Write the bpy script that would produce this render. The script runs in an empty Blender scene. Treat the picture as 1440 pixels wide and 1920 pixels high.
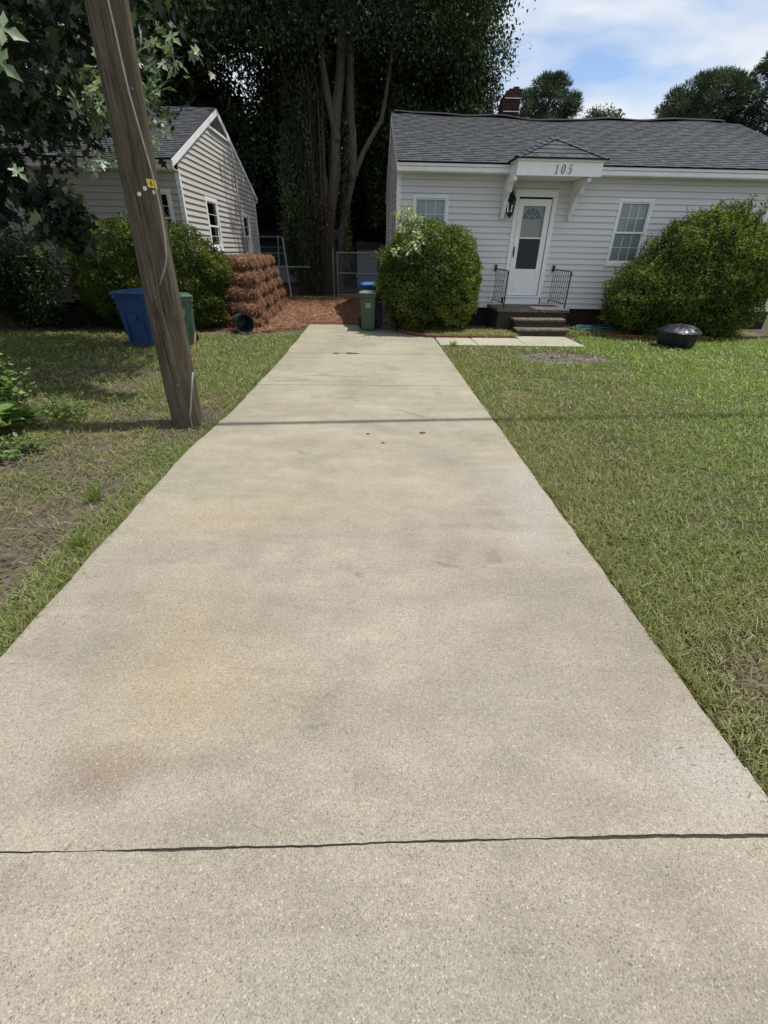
import bpy, math, random
import numpy as np
from mathutils import Vector, Matrix
R = math.radians
random.seed(7)
rng = np.random.default_rng(11)
sc = bpy.context.scene
col = sc.collection

# ------------------------------------------------------------------ camera
cd = bpy.data.cameras.new("camera")
cam = bpy.data.objects.new("camera", cd); col.objects.link(cam); sc.camera = cam
cd.sensor_fit = 'VERTICAL'; cd.sensor_height = 24.0
cd.lens = 24.0 * 840.0 / 1920.0
cd.clip_start = 0.05; cd.clip_end = 2000
pitch, yaw, roll = R(30.3), R(2.0), R(1.0)
fwd = Vector((math.sin(yaw) * math.cos(pitch), math.cos(yaw) * math.cos(pitch), -math.sin(pitch)))
rt = Vector((math.cos(yaw), -math.sin(yaw), 0)); up = rt.cross(fwd)
r2 = rt * math.cos(roll) + up * math.sin(roll); u2 = up * math.cos(roll) - rt * math.sin(roll)
cam.matrix_world = Matrix(((r2.x, u2.x, -fwd.x, 0), (r2.y, u2.y, -fwd.y, 0), (r2.z, u2.z, -fwd.z, 1.6), (0, 0, 0, 1)))

# ------------------------------------------------------------------ sun and sky
SUN_EL, = (R(70),)
sdir = Vector((math.cos(R(6)) * math.cos(SUN_EL), math.sin(R(6)) * math.cos(SUN_EL), math.sin(SUN_EL)))
sl = bpy.data.lights.new("sun", 'SUN'); sl.energy = 4.7; sl.angle = R(0.6); sl.color = (1.0, 0.955, 0.87)
so = bpy.data.objects.new("sun", sl); col.objects.link(so)
so.rotation_euler = (-sdir).to_track_quat('-Z', 'Y').to_euler(); so.location = (0, 0, 30)

w = bpy.data.worlds.new("World"); sc.world = w; w.use_nodes = True
nt = w.node_tree; nt.nodes.clear()
def N(t, typ, **kw):
    n = t.nodes.new(typ)
    for k, v in kw.items(): setattr(n, k, v)
    return n
wo = N(nt, 'ShaderNodeOutputWorld'); bg = N(nt, 'ShaderNodeBackground'); bg.inputs[1].default_value = 0.1
sky = N(nt, 'ShaderNodeTexSky', sky_type='NISHITA', sun_disc=False)
sky.sun_elevation = SUN_EL; sky.sun_rotation = math.atan2(sdir.x, sdir.y)
sky.air_density = 1.0; sky.dust_density = 0.6; sky.ozone_density = 1.5
tc = N(nt, 'ShaderNodeTexCoord')
mp = N(nt, 'ShaderNodeMapping'); mp.inputs['Rotation'].default_value = (0, R(-28), 0); mp.inputs['Scale'].default_value = (1.6, 1.6, 4.6)
mp.inputs['Location'].default_value = (0.62, 0.3, 0.25)
n1 = N(nt, 'ShaderNodeTexNoise'); n1.inputs['Scale'].default_value = 1.9; n1.inputs['Detail'].default_value = 7; n1.inputs['Roughness'].default_value = .52; n1.inputs['Distortion'].default_value = .35
cr = N(nt, 'ShaderNodeValToRGB'); cr.color_ramp.elements[0].position = .34; cr.color_ramp.elements[1].position = .52
cr.color_ramp.elements[0].color = (.12, .12, .12, 1); cr.color_ramp.elements[1].color = (1, 1, 1, 1)
n2 = N(nt, 'ShaderNodeTexNoise'); n2.inputs['Scale'].default_value = 4.5; n2.inputs['Detail'].default_value = 5
cr2 = N(nt, 'ShaderNodeValToRGB'); cr2.color_ramp.elements[0].position = .3; cr2.color_ramp.elements[1].position = .7
cr2.color_ramp.elements[0].color = (6.6, 7.5, 8.9, 1); cr2.color_ramp.elements[1].color = (8.9, 9.2, 9.6, 1)
mx = N(nt, 'ShaderNodeMixRGB')
L = nt.links.new
L(tc.outputs['Generated'], mp.inputs[0]); L(mp.outputs[0], n1.inputs[0]); L(mp.outputs[0], n2.inputs[0])
L(n1.outputs[0], cr.inputs[0]); L(n2.outputs[0], cr2.inputs[0])
skb = N(nt, 'ShaderNodeMixRGB', blend_type='MULTIPLY'); skb.inputs[0].default_value = 1; skb.inputs[2].default_value = (1.35, 1.45, 1.6, 1); L(sky.outputs[0], skb.inputs[1])
L(cr.outputs[0], mx.inputs[0]); L(skb.outputs[0], mx.inputs[1]); L(cr2.outputs[0], mx.inputs[2])
L(mx.outputs[0], bg.inputs[0]); L(bg.outputs[0], wo.inputs[0])
vs = sc.view_settings
vs.view_transform = 'Standard'; vs.look = 'None'; vs.exposure = 0; vs.gamma = 1; vs.use_curve_mapping = False
sc.render.engine = 'CYCLES'
sc.cycles.max_bounces = 8; sc.cycles.transparent_max_bounces = 12

# ------------------------------------------------------------------ materials
MATS = {}
def newmat(name):
    m = bpy.data.materials.new(name); m.use_nodes = True
    t = m.node_tree; b = t.nodes['Principled BSDF']
    MATS[name] = m
    return m, t, b
def c4(c): return (c[0], c[1], c[2], 1)
def noise(t, scale, detail=4, rough=.55, vec=None, dist=0):
    n = N(t, 'ShaderNodeTexNoise'); n.inputs['Scale'].default_value = scale; n.inputs['Detail'].default_value = detail
    n.inputs['Roughness'].default_value = rough; n.inputs['Distortion'].default_value = dist
    if vec: t.links.new(vec, n.inputs['Vector'])
    return n.outputs[0]
def ramp(t, fac, stops):
    r = N(t, 'ShaderNodeValToRGB'); e = r.color_ramp.elements
    while len(e) < len(stops): e.new(.5)
    for i, (p, c) in enumerate(stops): e[i].position = p; e[i].color = c4(c) if hasattr(c, '__len__') else (c, c, c, 1)
    t.links.new(fac, r.inputs[0]); return r.outputs[0]
def mix(t, fac, a, b, mode='MIX'):
    m = N(t, 'ShaderNodeMixRGB', blend_type=mode)
    for i, v in ((0, fac), (1, a), (2, b)):
        if isinstance(v, (int, float)): m.inputs[i].default_value = v if i == 0 else (v, v, v, 1)
        elif isinstance(v, tuple): m.inputs[i].default_value = c4(v)
        else: t.links.new(v, m.inputs[i])
    return m.outputs[0]
def mth(t, op, a, b=None, c=None):
    m = N(t, 'ShaderNodeMath', operation=op)
    for i, v in enumerate((a, b, c)):
        if v is None: continue
        if isinstance(v, (int, float)): m.inputs[i].default_value = v
        else: t.links.new(v, m.inputs[i])
    return m.outputs[0]
def bump(t, b, h, strength=.3, dist=.01):
    n = N(t, 'ShaderNodeBump'); n.inputs['Strength'].default_value = strength; n.inputs['Distance'].default_value = dist
    t.links.new(h, n.inputs['Height']); t.links.new(n.outputs[0], b.inputs['Normal'])
def objco(t, scale=None):
    c = N(t, 'ShaderNodeTexCoord').outputs['Object']
    if scale:
        m = N(t, 'ShaderNodeMapping'); m.inputs['Scale'].default_value = scale; t.links.new(c, m.inputs[0]); return m.outputs[0]
    return c
def simple(name, c, rough=.6, var=.25, scale=8, bmp=.15, bscale=60, spec=.5, metal=0, stretch=None, dirt=None):
    m, t, b = newmat(name)
    v = objco(t, stretch)
    f = noise(t, scale, 6, .6, v)
    lo = tuple(x * (1 - var) for x in c); hi = tuple(min(1, x * (1 + var)) for x in c)
    cc = ramp(t, f, [(.3, lo), (.7, hi)])
    if dirt:
        f2 = noise(t, scale * 2.3, 8, .7, v, 1.0)
        cc = mix(t, ramp(t, f2, [(.52, 0), (.68, dirt[1])]), cc, dirt[0])
    t.links.new(cc, b.inputs['Base Color'])
    b.inputs['Roughness'].default_value = rough; b.inputs['Metallic'].default_value = metal
    b.inputs['Specular IOR Level'].default_value = spec
    if bmp: bump(t, b, noise(t, bscale, 4, .6, v), bmp, .004)
    return m
def leafmat(name, stops, rough=.45, trans=.35, spec=.4, tcol=None):
    m, t, b = newmat(name)
    a = N(t, 'ShaderNodeAttribute', attribute_name='tint').outputs['Fac']
    cc = ramp(t, a, stops)
    t.links.new(cc, b.inputs['Base Color']); b.inputs['Roughness'].default_value = rough
    b.inputs['Specular IOR Level'].default_value = spec
    tr = N(t, 'ShaderNodeBsdfTranslucent')
    t.links.new(mix(t, 1, cc, tcol or (1.0, 1.15, .55), 'MULTIPLY'), tr.inputs[0])
    ms = N(t, 'ShaderNodeMixShader'); ms.inputs[0].default_value = trans
    t.links.new(b.outputs[0], ms.inputs[1]); t.links.new(tr.outputs[0], ms.inputs[2])
    t.links.new(ms.outputs[0], t.nodes['Material Output'].inputs[0])
    return m

M_white = simple('white_paint', (.83, .84, .83), .45, .05, 3, .05, 40, dirt=((.5, .49, .45), .25))
M_cream = simple('cream_paint', (.72, .70, .62), .5, .06, 3, .05, 40)
def siding_mat(name, c, dirtc):
    m, t, b = newmat(name)
    v = objco(t, (1.2, 1.2, 22)); g = noise(t, 9, 6, .65, v)
    v2 = objco(t); big = noise(t, .9, 4, .6, v2)
    cc = mix(t, ramp(t, g, [(.35, 0.0), (.65, 1.0)]), tuple(x * .93 for x in c), c)
    cc = mix(t, ramp(t, big, [(.45, 0), (.75, .35)]), cc, dirtc)
    t.links.new(cc, b.inputs['Base Color']); b.inputs['Roughness'].default_value = .5; b.inputs['Specular IOR Level'].default_value = .3
    bump(t, b, g, .25, .004)
    return m
M_siding = siding_mat('pale_vinyl_siding', (.685, .68, .67), (.59, .575, .555))
M_siding2 = siding_mat('beige_vinyl_siding', (.52, .495, .45), (.43, .41, .37))
def shingle_mat():
    m, t, b = newmat('asphalt_shingle')
    uv = N(t, 'ShaderNodeUVMap').outputs[0]
    br = N(t, 'ShaderNodeTexBrick'); br.offset = .37; br.offset_frequency = 2; br.squash = .8; br.squash_frequency = 3
    br.inputs['Color1'].default_value = (.050, .055, .062, 1); br.inputs['Color2'].default_value = (.086, .092, .103, 1); br.inputs['Mortar'].default_value = (.02, .02, .024, 1)
    br.inputs['Scale'].default_value = 1; br.inputs['Mortar Size'].default_value = .004; br.inputs['Brick Width'].default_value = .14; br.inputs['Row Height'].default_value = .135; br.inputs['Bias'].default_value = -.1
    t.links.new(uv, br.inputs[0])
    n = noise(t, 2.2, 5, .6, uv); n2 = noise(t, 260, 3, .7, uv)
    cc = mix(t, .55, br.outputs[0], ramp(t, n, [(.3, (.75, .75, .75)), (.7, (1.0, 1.0, 1.0))]), 'MULTIPLY')
    cc = mix(t, .5, cc, ramp(t, n2, [(.35, (.55, .55, .55)), (.65, (1.5, 1.5, 1.5))]), 'MULTIPLY')
    t.links.new(cc, b.inputs['Base Color']); b.inputs['Roughness'].default_value = .85; b.inputs['Specular IOR Level'].default_value = .25
    bump(t, b, n2, .5, .004); return m
M_shingle = shingle_mat()
M_black_ridge = simple('ridge_vent_black', (.010, .010, .012), .95, .3, 12, .3, 90)
def brick_mat(name, c1, c2, mortar, sc_=1.0, axis='xz'):
    m, t, b = newmat(name)
    sx = N(t, 'ShaderNodeSeparateXYZ'); t.links.new(objco(t), sx.inputs[0])
    cx = N(t, 'ShaderNodeCombineXYZ'); t.links.new(mth(t, 'ADD', sx.outputs[0], sx.outputs[1]), cx.inputs[0]); t.links.new(sx.outputs[2], cx.inputs[1])
    br = N(t, 'ShaderNodeTexBrick'); br.inputs['Color1'].default_value = c4(c1); br.inputs['Color2'].default_value = c4(c2); br.inputs['Mortar'].default_value = c4(mortar)
    br.inputs['Scale'].default_value = sc_; br.inputs['Brick Width'].default_value = .21; br.inputs['Row Height'].default_value = .075; br.inputs['Mortar Size'].default_value = .008
    t.links.new(cx.outputs[0], br.inputs[0])
    n = noise(t, 14, 6, .7, objco(t))
    t.links.new(mix(t, .6, br.outputs[0], ramp(t, n, [(.3, (.5, .5, .5)), (.7, (1.2, 1.2, 1.2))]), 'MULTIPLY'), b.inputs['Base Color'])
    b.inputs['Roughness'].default_value = .9
    bump(t, b, mix(t, .3, br.outputs['Fac'], n), .6, .008); b.inputs['Specular IOR Level'].default_value = .2
    return m
M_brick_red = brick_mat('red_brick', (.065, .018, .018), (.04, .013, .013), (.07, .05, .05))
M_brick_dark = brick_mat('dark_foundation_brick', (.05, .032, .026), (.03, .02, .018), (.025, .022, .02))
M_brick_grey = brick_mat('porch_painted_brick', (.075, .06, .045), (.062, .05, .038), (.035, .028, .022))
M_porch = simple('worn_porch_paint', (.095, .075, .056), .75, .3, 7, .3, 50, dirt=((.42, .38, .31), .75))
M_edgebrick = simple('edging_brick_clay', (.20, .07, .045), .9, .4, 20, .4, 80)
M_hole = simple('brick_hole_dark', (.01, .008, .007), .9, 0, 5, 0)
M_black = simple('black_iron', (.012, .012, .013), .45, .2, 30, .1, 100)
M_blackplastic = simple('black_cover_vinyl', (.014, .016, .022), .34, .3, 9, .8, 22)
M_green_bin = simple('shaded_green_bin_plastic', (.042, .080, .040), .5, .1, 4, .2, 160, dirt=((.07, .10, .06), .5))  # green darkened to paint in the shade on the bin front
M_green_bin2 = simple('pale_green_bin_plastic', (.05, .10, .065), .5, .1, 4, .2, 160)
M_green_lid = simple('sunlit_green_lid_plastic', (.13, .20, .12), .45, .1, 5, .15, 160)  # same green bin, paler to paint in the sun on its lid
M_blue_bin = simple('blue_bin_plastic', (.004, .044, .15), .45, .12, 4, .2, 160, dirt=((.02, .06, .15), .5))
M_blue_lid = simple('blue_lid_plastic', (.03, .16, .42), .4, .1, 5, .15, 160)
M_navy_bin = simple('navy_bin_plastic', (.008, .025, .10), .5, .12, 4, .2, 160)
M_pot = simple('dark_green_pot_plastic', (.022, .045, .04), .5, .2, 5, .15, 60, dirt=((.06, .06, .05), .5))
M_rubber = simple('black_rubber', (.012, .012, .012), .8, .2, 20, .2, 60)
M_sticker = simple('white_sticker', (.62, .65, .62), .6, .1, 20, 0)
M_hose = simple('teal_garden_hose', (.03, .14, .11), .4, .25, 10, 0)
M_galv = simple('galvanised_steel', (.30, .31, .31), .4, .2, 20, 0, metal=.6)
M_wire = simple('grey_ground_wire', (.25, .225, .19), .5, .2, 20, 0)
M_copper = simple('copper_wire', (.36, .18, .08), .5, .25, 20, 0)
M_pipe = simple('white_plastic_pipe', (.27, .28, .29), .5, .3, 14, .1)
M_yellow = simple('yellow_tag', (.72, .52, .03), .5, .08, 10, 0)
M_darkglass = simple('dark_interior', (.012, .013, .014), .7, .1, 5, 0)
M_blind = simple('pale_window_blind', (.72, .75, .73), .6, .06, 3, 0)
M_curtain = simple('cream_door_panel', (.50, .52, .43), .6, .06, 3, 0)
M_fan = simple('blue_fanlight_glass', (.03, .05, .10), .3, .2, 5, 0)
M_screen = simple('black_screen', (.012, .014, .017), .5, .15, 60, 0)
M_shed = simple('grey_shed_panel', (.26, .27, .29), .7, .15, 2, .2, 20, stretch=(14, 14, .6))
M_darkwall = simple('dark_weathered_wall', (.05, .055, .065), .8, .3, 3, .2, 20)
M_bark = simple('grey_brown_bark', (.10, .085, .065), .9, .45, 5, 1.0, 16, stretch=(5, 5, .7), dirt=((.06, .065, .035), .6))
M_twig = simple('twig_bark', (.07, .055, .04), .9, .3, 20, .3, 60)
M_asphalt = simple('road_asphalt', (.05, .05, .052), .9, .3, 40, .5, 200)
M_cable = simple('black_cable', (.02, .02, .02), .6, .1, 10, 0)
def glass_mat():
    m, t, b = newmat('window_glass')
    tr = N(t, 'ShaderNodeBsdfTransparent'); tr.inputs[0].default_value = (.86, .9, .9, 1)
    gl = N(t, 'ShaderNodeBsdfGlossy'); gl.inputs['Roughness'].default_value = .03
    fr = N(t, 'ShaderNodeFresnel'); fr.inputs[0].default_value = 1.6
    ms = N(t, 'ShaderNodeMixShader'); t.links.new(fr.outputs[0], ms.inputs[0])
    t.links.new(tr.outputs[0], ms.inputs[1]); t.links.new(gl.outputs[0], ms.inputs[2])
    t.links.new(ms.outputs[0], t.nodes['Material Output'].inputs[0]); return m
M_glass = glass_mat()
def pole_mat():
    m, t, b = newmat('weathered_pole_wood')
    v = objco(t, (1, 1, .06)); g = noise(t, 38, 7, .7, v, .6); g2 = noise(t, 3, 5, .6, objco(t, (1, 1, .35)))
    fine = noise(t, 120, 4, .6, v)
    cc = ramp(t, g, [(.32, (.030, .023, .016)), (.5, (.10, .080, .056)), (.68, (.17, .138, .10))])
    cc = mix(t, ramp(t, g2, [(.45, 0), (.7, .65)]), cc, (.085, .078, .05))
    t.links.new(cc, b.inputs['Base Color']); b.inputs['Roughness'].default_value = .92; b.inputs['Specular IOR Level'].default_value = .15
    bump(t, b, mix(t, .4, g, fine), 1.0, .012); return m
M_pole = pole_mat()

# concrete: exposed aggregate, stains with their own shapes
def concrete(name, base, stains=(), specks=True):
    m, t, b = newmat(name)
    v = objco(t); sx = N(t, 'ShaderNodeSeparateXYZ'); t.links.new(v, sx.inputs[0])
    big = noise(t, .9, 6, .62, v, .4); mid = noise(t, 6, 6, .65, v)
    streak = noise(t, 3.2, 6, .65, objco(t, (.35, 1.5, 1)), .5)
    cc = ramp(t, big, [(.32, tuple(x * .83 for x in base)), (.68, tuple(x * 1.11 for x in base))])
    cc = mix(t, .6, cc, ramp(t, streak, [(.32, (.79, .785, .775)), (.66, (1.11, 1.11, 1.11))]), 'MULTIPLY')
    cc = mix(t, .5, cc, ramp(t, mid, [(.3, (.78, .78, .78)), (.7, (1.15, 1.15, 1.15))]), 'MULTIPLY')
    vd = N(t, 'ShaderNodeVectorMath', operation='ADD')
    nn = N(t, 'ShaderNodeTexNoise'); nn.inputs['Scale'].default_value = 2.6; nn.inputs['Detail'].default_value = 6; t.links.new(v, nn.inputs[0])
    sc1 = N(t, 'ShaderNodeVectorMath', operation='SCALE'); t.links.new(nn.outputs[1], sc1.inputs[0]); sc1.inputs['Scale'].default_value = .5
    t.links.new(v, vd.inputs[0]); t.links.new(sc1.outputs[0], vd.inputs[1])
    for (x, y, rx, ry, c, s) in stains:
        mm = N(t, 'ShaderNodeMapping', vector_type='TEXTURE'); mm.inputs['Location'].default_value = (x + .25, y + .25, 0.25)
        mm.inputs['Scale'].default_value = (rx, ry, 50)
        t.links.new(vd.outputs[0], mm.inputs[0])
        ln = N(t, 'ShaderNodeVectorMath', operation='LENGTH'); t.links.new(mm.outputs[0], ln.inputs[0])
        f = ramp(t, ln.outputs['Value'], [(.1, s * .72), (1.0, 0)])
        cc = mix(t, f, cc, tuple(q * .88 for q in c))
    for (x, y, r_) in ((-.3, 5.55, .07), (-.22, 5.4, .035), (.35, 7.2, .10), (.2, 7.35, .04), (-.55, 3.75, .045), (.75, 2.2, .05), (.5, 2.05, .022), (-.1, 2.05, .03), (-.75, 6.8, .06), (.05, 9.2, .09), (-.6, 10.2, .12), (.95, 5.8, .05), (-.2, 1.15, .02)) if stains else ():
        mm = N(t, 'ShaderNodeMapping', vector_type='TEXTURE'); mm.inputs['Location'].default_value = (x + .25, y + .25, 0.25); mm.inputs['Scale'].default_value = (r_ * 1.6, r_ * 1.2, 50); t.links.new(vd.outputs[0], mm.inputs[0])
        ln = N(t, 'ShaderNodeVectorMath', operation='LENGTH'); t.links.new(mm.outputs[0], ln.inputs[0])
        cc = mix(t, ramp(t, ln.outputs['Value'], [(.6, .38), (1.0, 0)]), cc, (.13, .115, .09))
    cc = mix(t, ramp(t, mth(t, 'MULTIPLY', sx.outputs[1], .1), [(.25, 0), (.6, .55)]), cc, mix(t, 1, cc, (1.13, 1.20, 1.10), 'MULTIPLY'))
    # aggregate: shows more near the street where the paste has worn off
    wear = ramp(t, mth(t, 'MULTIPLY', sx.outputs[1], .16), [(.0, .95), (.25, .68), (.7, .3), (1, .2)])
    vo = N(t, 'ShaderNodeTexVoronoi'); vo.inputs['Scale'].default_value = 135; t.links.new(v, vo.inputs[0])
    s3 = N(t, 'ShaderNodeSeparateColor'); t.links.new(vo.outputs['Color'], s3.inputs[0])
    near = ramp(t, mix(t, .35, vo.outputs['Distance'], noise(t, 300, 2, .5, v)), [(.37, 1), (.47, 0)])
    dk = mth(t, 'MULTIPLY', ramp(t, s3.outputs[0], [(.86, 0), (.88, 1)]), near)
    lt = mth(t, 'MULTIPLY', ramp(t, s3.outputs[1], [(.86, 0), (.92, 1)]), near)
    patch = ramp(t, noise(t, 1.7, 4, .6, v), [(.35, .25), (.62, 1)])
    dk = mth(t, 'MULTIPLY', mth(t, 'MULTIPLY', dk, wear), patch); lt = mth(t, 'MULTIPLY', lt, wear)
    cc = mix(t, mth(t, 'MULTIPLY', dk, .85), cc, (.075, .07, .068)); cc = mix(t, mth(t, 'MULTIPLY', lt, .45), cc, (.56, .54, .49))
    v2 = N(t, 'ShaderNodeTexVoronoi'); v2.inputs['Scale'].default_value = 290; t.links.new(v, v2.inputs[0])
    s4 = N(t, 'ShaderNodeSeparateColor'); t.links.new(v2.outputs['Color'], s4.inputs[0])
    cc = mix(t, .75, cc, ramp(t, s4.outputs[2], [(.0, (.55, .54, .53)), (.16, (.86, .86, .85)), (.6, (1.02, 1.02, 1.02)), (.9, (1.12, 1.12, 1.1)), (1, (1.4, 1.4, 1.38))]), 'MULTIPLY')
    coarse = noise(t, 62, 4, .7, v)
    cc = mix(t, .55, cc, ramp(t, coarse, [(.34, (.76, .755, .75)), (.5, (1, 1, 1)), (.66, (1.18, 1.18, 1.17))]), 'MULTIPLY')
    fine = noise(t, 210, 5, .75, v)
    cc = mix(t, .8, cc, ramp(t, fine, [(.30, (.62, .61, .60)), (.5, (1, 1, 1)), (.70, (1.32, 1.32, 1.3))]), 'MULTIPLY')
    t.links.new(cc, b.inputs['Base Color']); b.inputs['Roughness'].default_value = .88; b.inputs['Specular IOR Level'].default_value = .3
    bump(t, b, mix(t, .5, fine, vo.outputs['Distance']), .5, .004)
    return m
tan = (.37, .28, .165); dkb = (.17, .135, .11); lgt = (.40, .395, .375); gry = (.22, .20, .175)
STAINS = [(-1.05, 2.66, .55, .42, tan, .55), (-.45, 2.75, .45, .3, tan, .5), (-.75, 1.33, .55, .45, tan, .6), (-.95, 1.75, .4, .35, tan, .35),
          (-.95, .97, .22, .14, (.19, .125, .10), .7), (-1.1, .55, .35, .1, dkb, .5), (.6, 3.74, .22, .16, gry, .6), (1.2, 3.1, .35, .6, lgt, .6), (1.25, .85, .3, .2, lgt, .65),
          (1.1, 2.5, .2, .5, lgt, .4), (.55, 1.25, .5, .28, gry, .45), (.95, 1.9, .35, .4, gry, .35), (-1.35, 3.2, .3, .5, (.24, .24, .16), .5), (.2, 4.4, .5, .18, gry, .45),
          (0, 3.0, .8, .7, (.36, .31, .235), .35), (.1, .25, .6, .25, (.30, .30, .26), .4), (.9, 8.9, .9, .3, gry, .4), (-.7, 7.6, .8, .25, (.27, .25, .2), .4), (0, 10.6, 1.2, .5, (.27, .25, .21), .5),
          (-1.35, 5.6, .25, .8, (.25, .24, .17), .4), (.6, 5.3, .5, .15, gry, .5)]
M_conc = concrete('driveway_concrete', (.302, .268, .217), STAINS)
M_walk = concrete('walkway_concrete', (.35, .325, .265), [])
M_joint = simple('joint_dirt', (.045, .038, .032), .95, .3, 30, .4, 90)
M_rust = simple('rust_spot', (.09, .03, .02), .9, .3, 30, 0)

def ground_mat():
    m, t, b = newmat('ground_soil')
    v = objco(t)
    n1 = noise(t, 1.3, 6, .65, v, .3); n2 = noise(t, 24, 7, .75, v); n3 = noise(t, 140, 4, .7, v)
    soil = ramp(t, n2, [(.3, (.065, .052, .040)), (.5, (.125, .10, .078)), (.7, (.21, .17, .13))])
    thatch = ramp(t, n2, [(.3, (.035, .04, .018)), (.55, (.065, .07, .03)), (.75, (.14, .12, .06))])
    cc = mix(t, ramp(t, n1, [(.34, .35), (.46, 0)]), soil, thatch)
    sx = N(t, 'ShaderNodeSeparateXYZ'); t.links.new(v, sx.inputs[0])
    right = ramp(t, mth(t, 'ADD', mth(t, 'MULTIPLY', sx.outputs[0], .1), .5), [(.55, 0), (.62, .8)])
    cc = mix(t, right, cc, thatch)
    for (x, y, rx, ry, c) in ((3.4, 8.25, 1.0, .55, (.17, .155, .14)), (1.96, 1.28, .36, .22, (.15, .12, .095)), (-1.75, 4.7, .55, .65, (.10, .085, .07)), (1.95, 5.9, .3, .25, (.17, .13, .09))):
        mm = N(t, 'ShaderNodeMapping', vector_type='TEXTURE'); mm.inputs['Location'].default_value = (x, y, 0); mm.inputs['Scale'].default_value = (rx, ry, 50)
        nn = N(t, 'ShaderNodeTexNoise'); nn.inputs['Scale'].default_value = 4; t.links.new(v, nn.inputs[0])
        a = N(t, 'ShaderNodeVectorMath', operation='ADD'); t.links.new(v, a.inputs[0])
        s = N(t, 'ShaderNodeVectorMath', operation='MULTIPLY_ADD'); t.links.new(nn.outputs[1], s.inputs[0]); s.inputs[1].default_value = (.3, .3, .3); s.inputs[2].default_value = (-.15, -.15, -.15)
        t.links.new(s.outputs[0], a.inputs[1]); t.links.new(a.outputs[0], mm.inputs[0])
        ln = N(t, 'ShaderNodeVectorMath', operation='LENGTH'); t.links.new(mm.outputs[0], ln.inputs[0])
        cc = mix(t, ramp(t, ln.outputs['Value'], [(.6, 1), (1.0, 0)]), cc, mix(t, .7, c, ramp(t, n2, [(.3, (.6, .6, .6)), (.7, (1.3, 1.3, 1.3))]), 'MULTIPLY'))
    cc = mix(t, .7, cc, ramp(t, n3, [(.3, (.55, .55, .55)), (.7, (1.4, 1.4, 1.4))]), 'MULTIPLY')
    t.links.new(cc, b.inputs['Base Color']); b.inputs['Roughness'].default_value = .95; b.inputs['Specular IOR Level'].default_value = .1
    bump(t, b, mix(t, .4, n2, n3), .9, .02)
    return m
M_ground = ground_mat()
M_mulch = simple('dark_bed_mulch', (.055, .038, .026), .95, .5, 18, 1, 60, dirt=((.17, .14, .08), .6))
M_straw_base = simple('pine_straw_bed', (.15, .068, .038), .95, .45, 9, 1, 70, stretch=(1, 3, 1))
GR = [(0, (.40, .34, .20)), (.22, (.265, .24, .10)), (.45, (.21, .235, .072)), (.75, (.17, .25, .052)), (1, (.24, .35, .05))]
M_bale = simple('bale_core_straw', (.07, .03, .018), .95, .45, 12, 1, 60)
M_grass = leafmat('grass_blade', GR, .45, .35, .4)
M_litter = leafmat('brown_litter', [(0, (.03, .022, .016)), (.5, (.10, .075, .05)), (1, (.24, .19, .13))], .8, .1, .2)
M_straw = leafmat('pine_needle', [(0, (.08, .035, .02)), (.45, (.25, .12, .07)), (.8, (.42, .25, .15)), (1, (.58, .42, .28))], .6, .1, .2, (1, .8, .5))
M_bush = leafmat('privet_leaf', [(0, (.03, .046, .014)), (.35, (.075, .11, .02)), (.7, (.18, .22, .035)), (1, (.34, .35, .07))], .46, .4, .3)
M_bushdk = leafmat('dark_shrub_leaf', [(0, (.014, .022, .010)), (.6, (.032, .052, .022)), (1, (.075, .11, .04))], .45, .3, .3)
M_sap = leafmat('pale_sapling_leaf', [(0, (.16, .22, .08)), (.5, (.36, .42, .22)), (1, (.58, .62, .44))], .45, .35, .4)
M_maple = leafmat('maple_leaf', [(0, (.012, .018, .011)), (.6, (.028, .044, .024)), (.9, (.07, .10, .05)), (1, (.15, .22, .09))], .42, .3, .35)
M_mapspray = leafmat('sunlit_silver_maple_leaf', [(0, (.06, .10, .04)), (.5, (.16, .22, .12)), (1, (.46, .52, .42))], .42, .3, .4)  # silvery leaf of the same maple, brightened to look sunlit
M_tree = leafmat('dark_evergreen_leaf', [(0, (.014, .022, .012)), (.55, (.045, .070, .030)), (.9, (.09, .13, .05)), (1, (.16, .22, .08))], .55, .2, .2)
M_vine = leafmat('vine_leaf', [(0, (.02, .03, .014)), (.6, (.065, .092, .035)), (1, (.14, .18, .06))], .5, .2, .25)
M_deadleaf = leafmat('dead_leaf', [(0, (.07, .03, .018)), (1, (.20, .10, .055))], .7, .2, .2)
M_pine = leafmat('pine_needle_green', [(0, (.02, .03, .018)), (.6, (.055, .08, .045)), (1, (.12, .15, .08))], .5, .2, .3)
M_weed = leafmat('broad_weed_leaf', [(0, (.08, .14, .035)), (.5, (.15, .24, .06)), (1, (.27, .38, .12))], .45, .4, .35)

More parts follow.
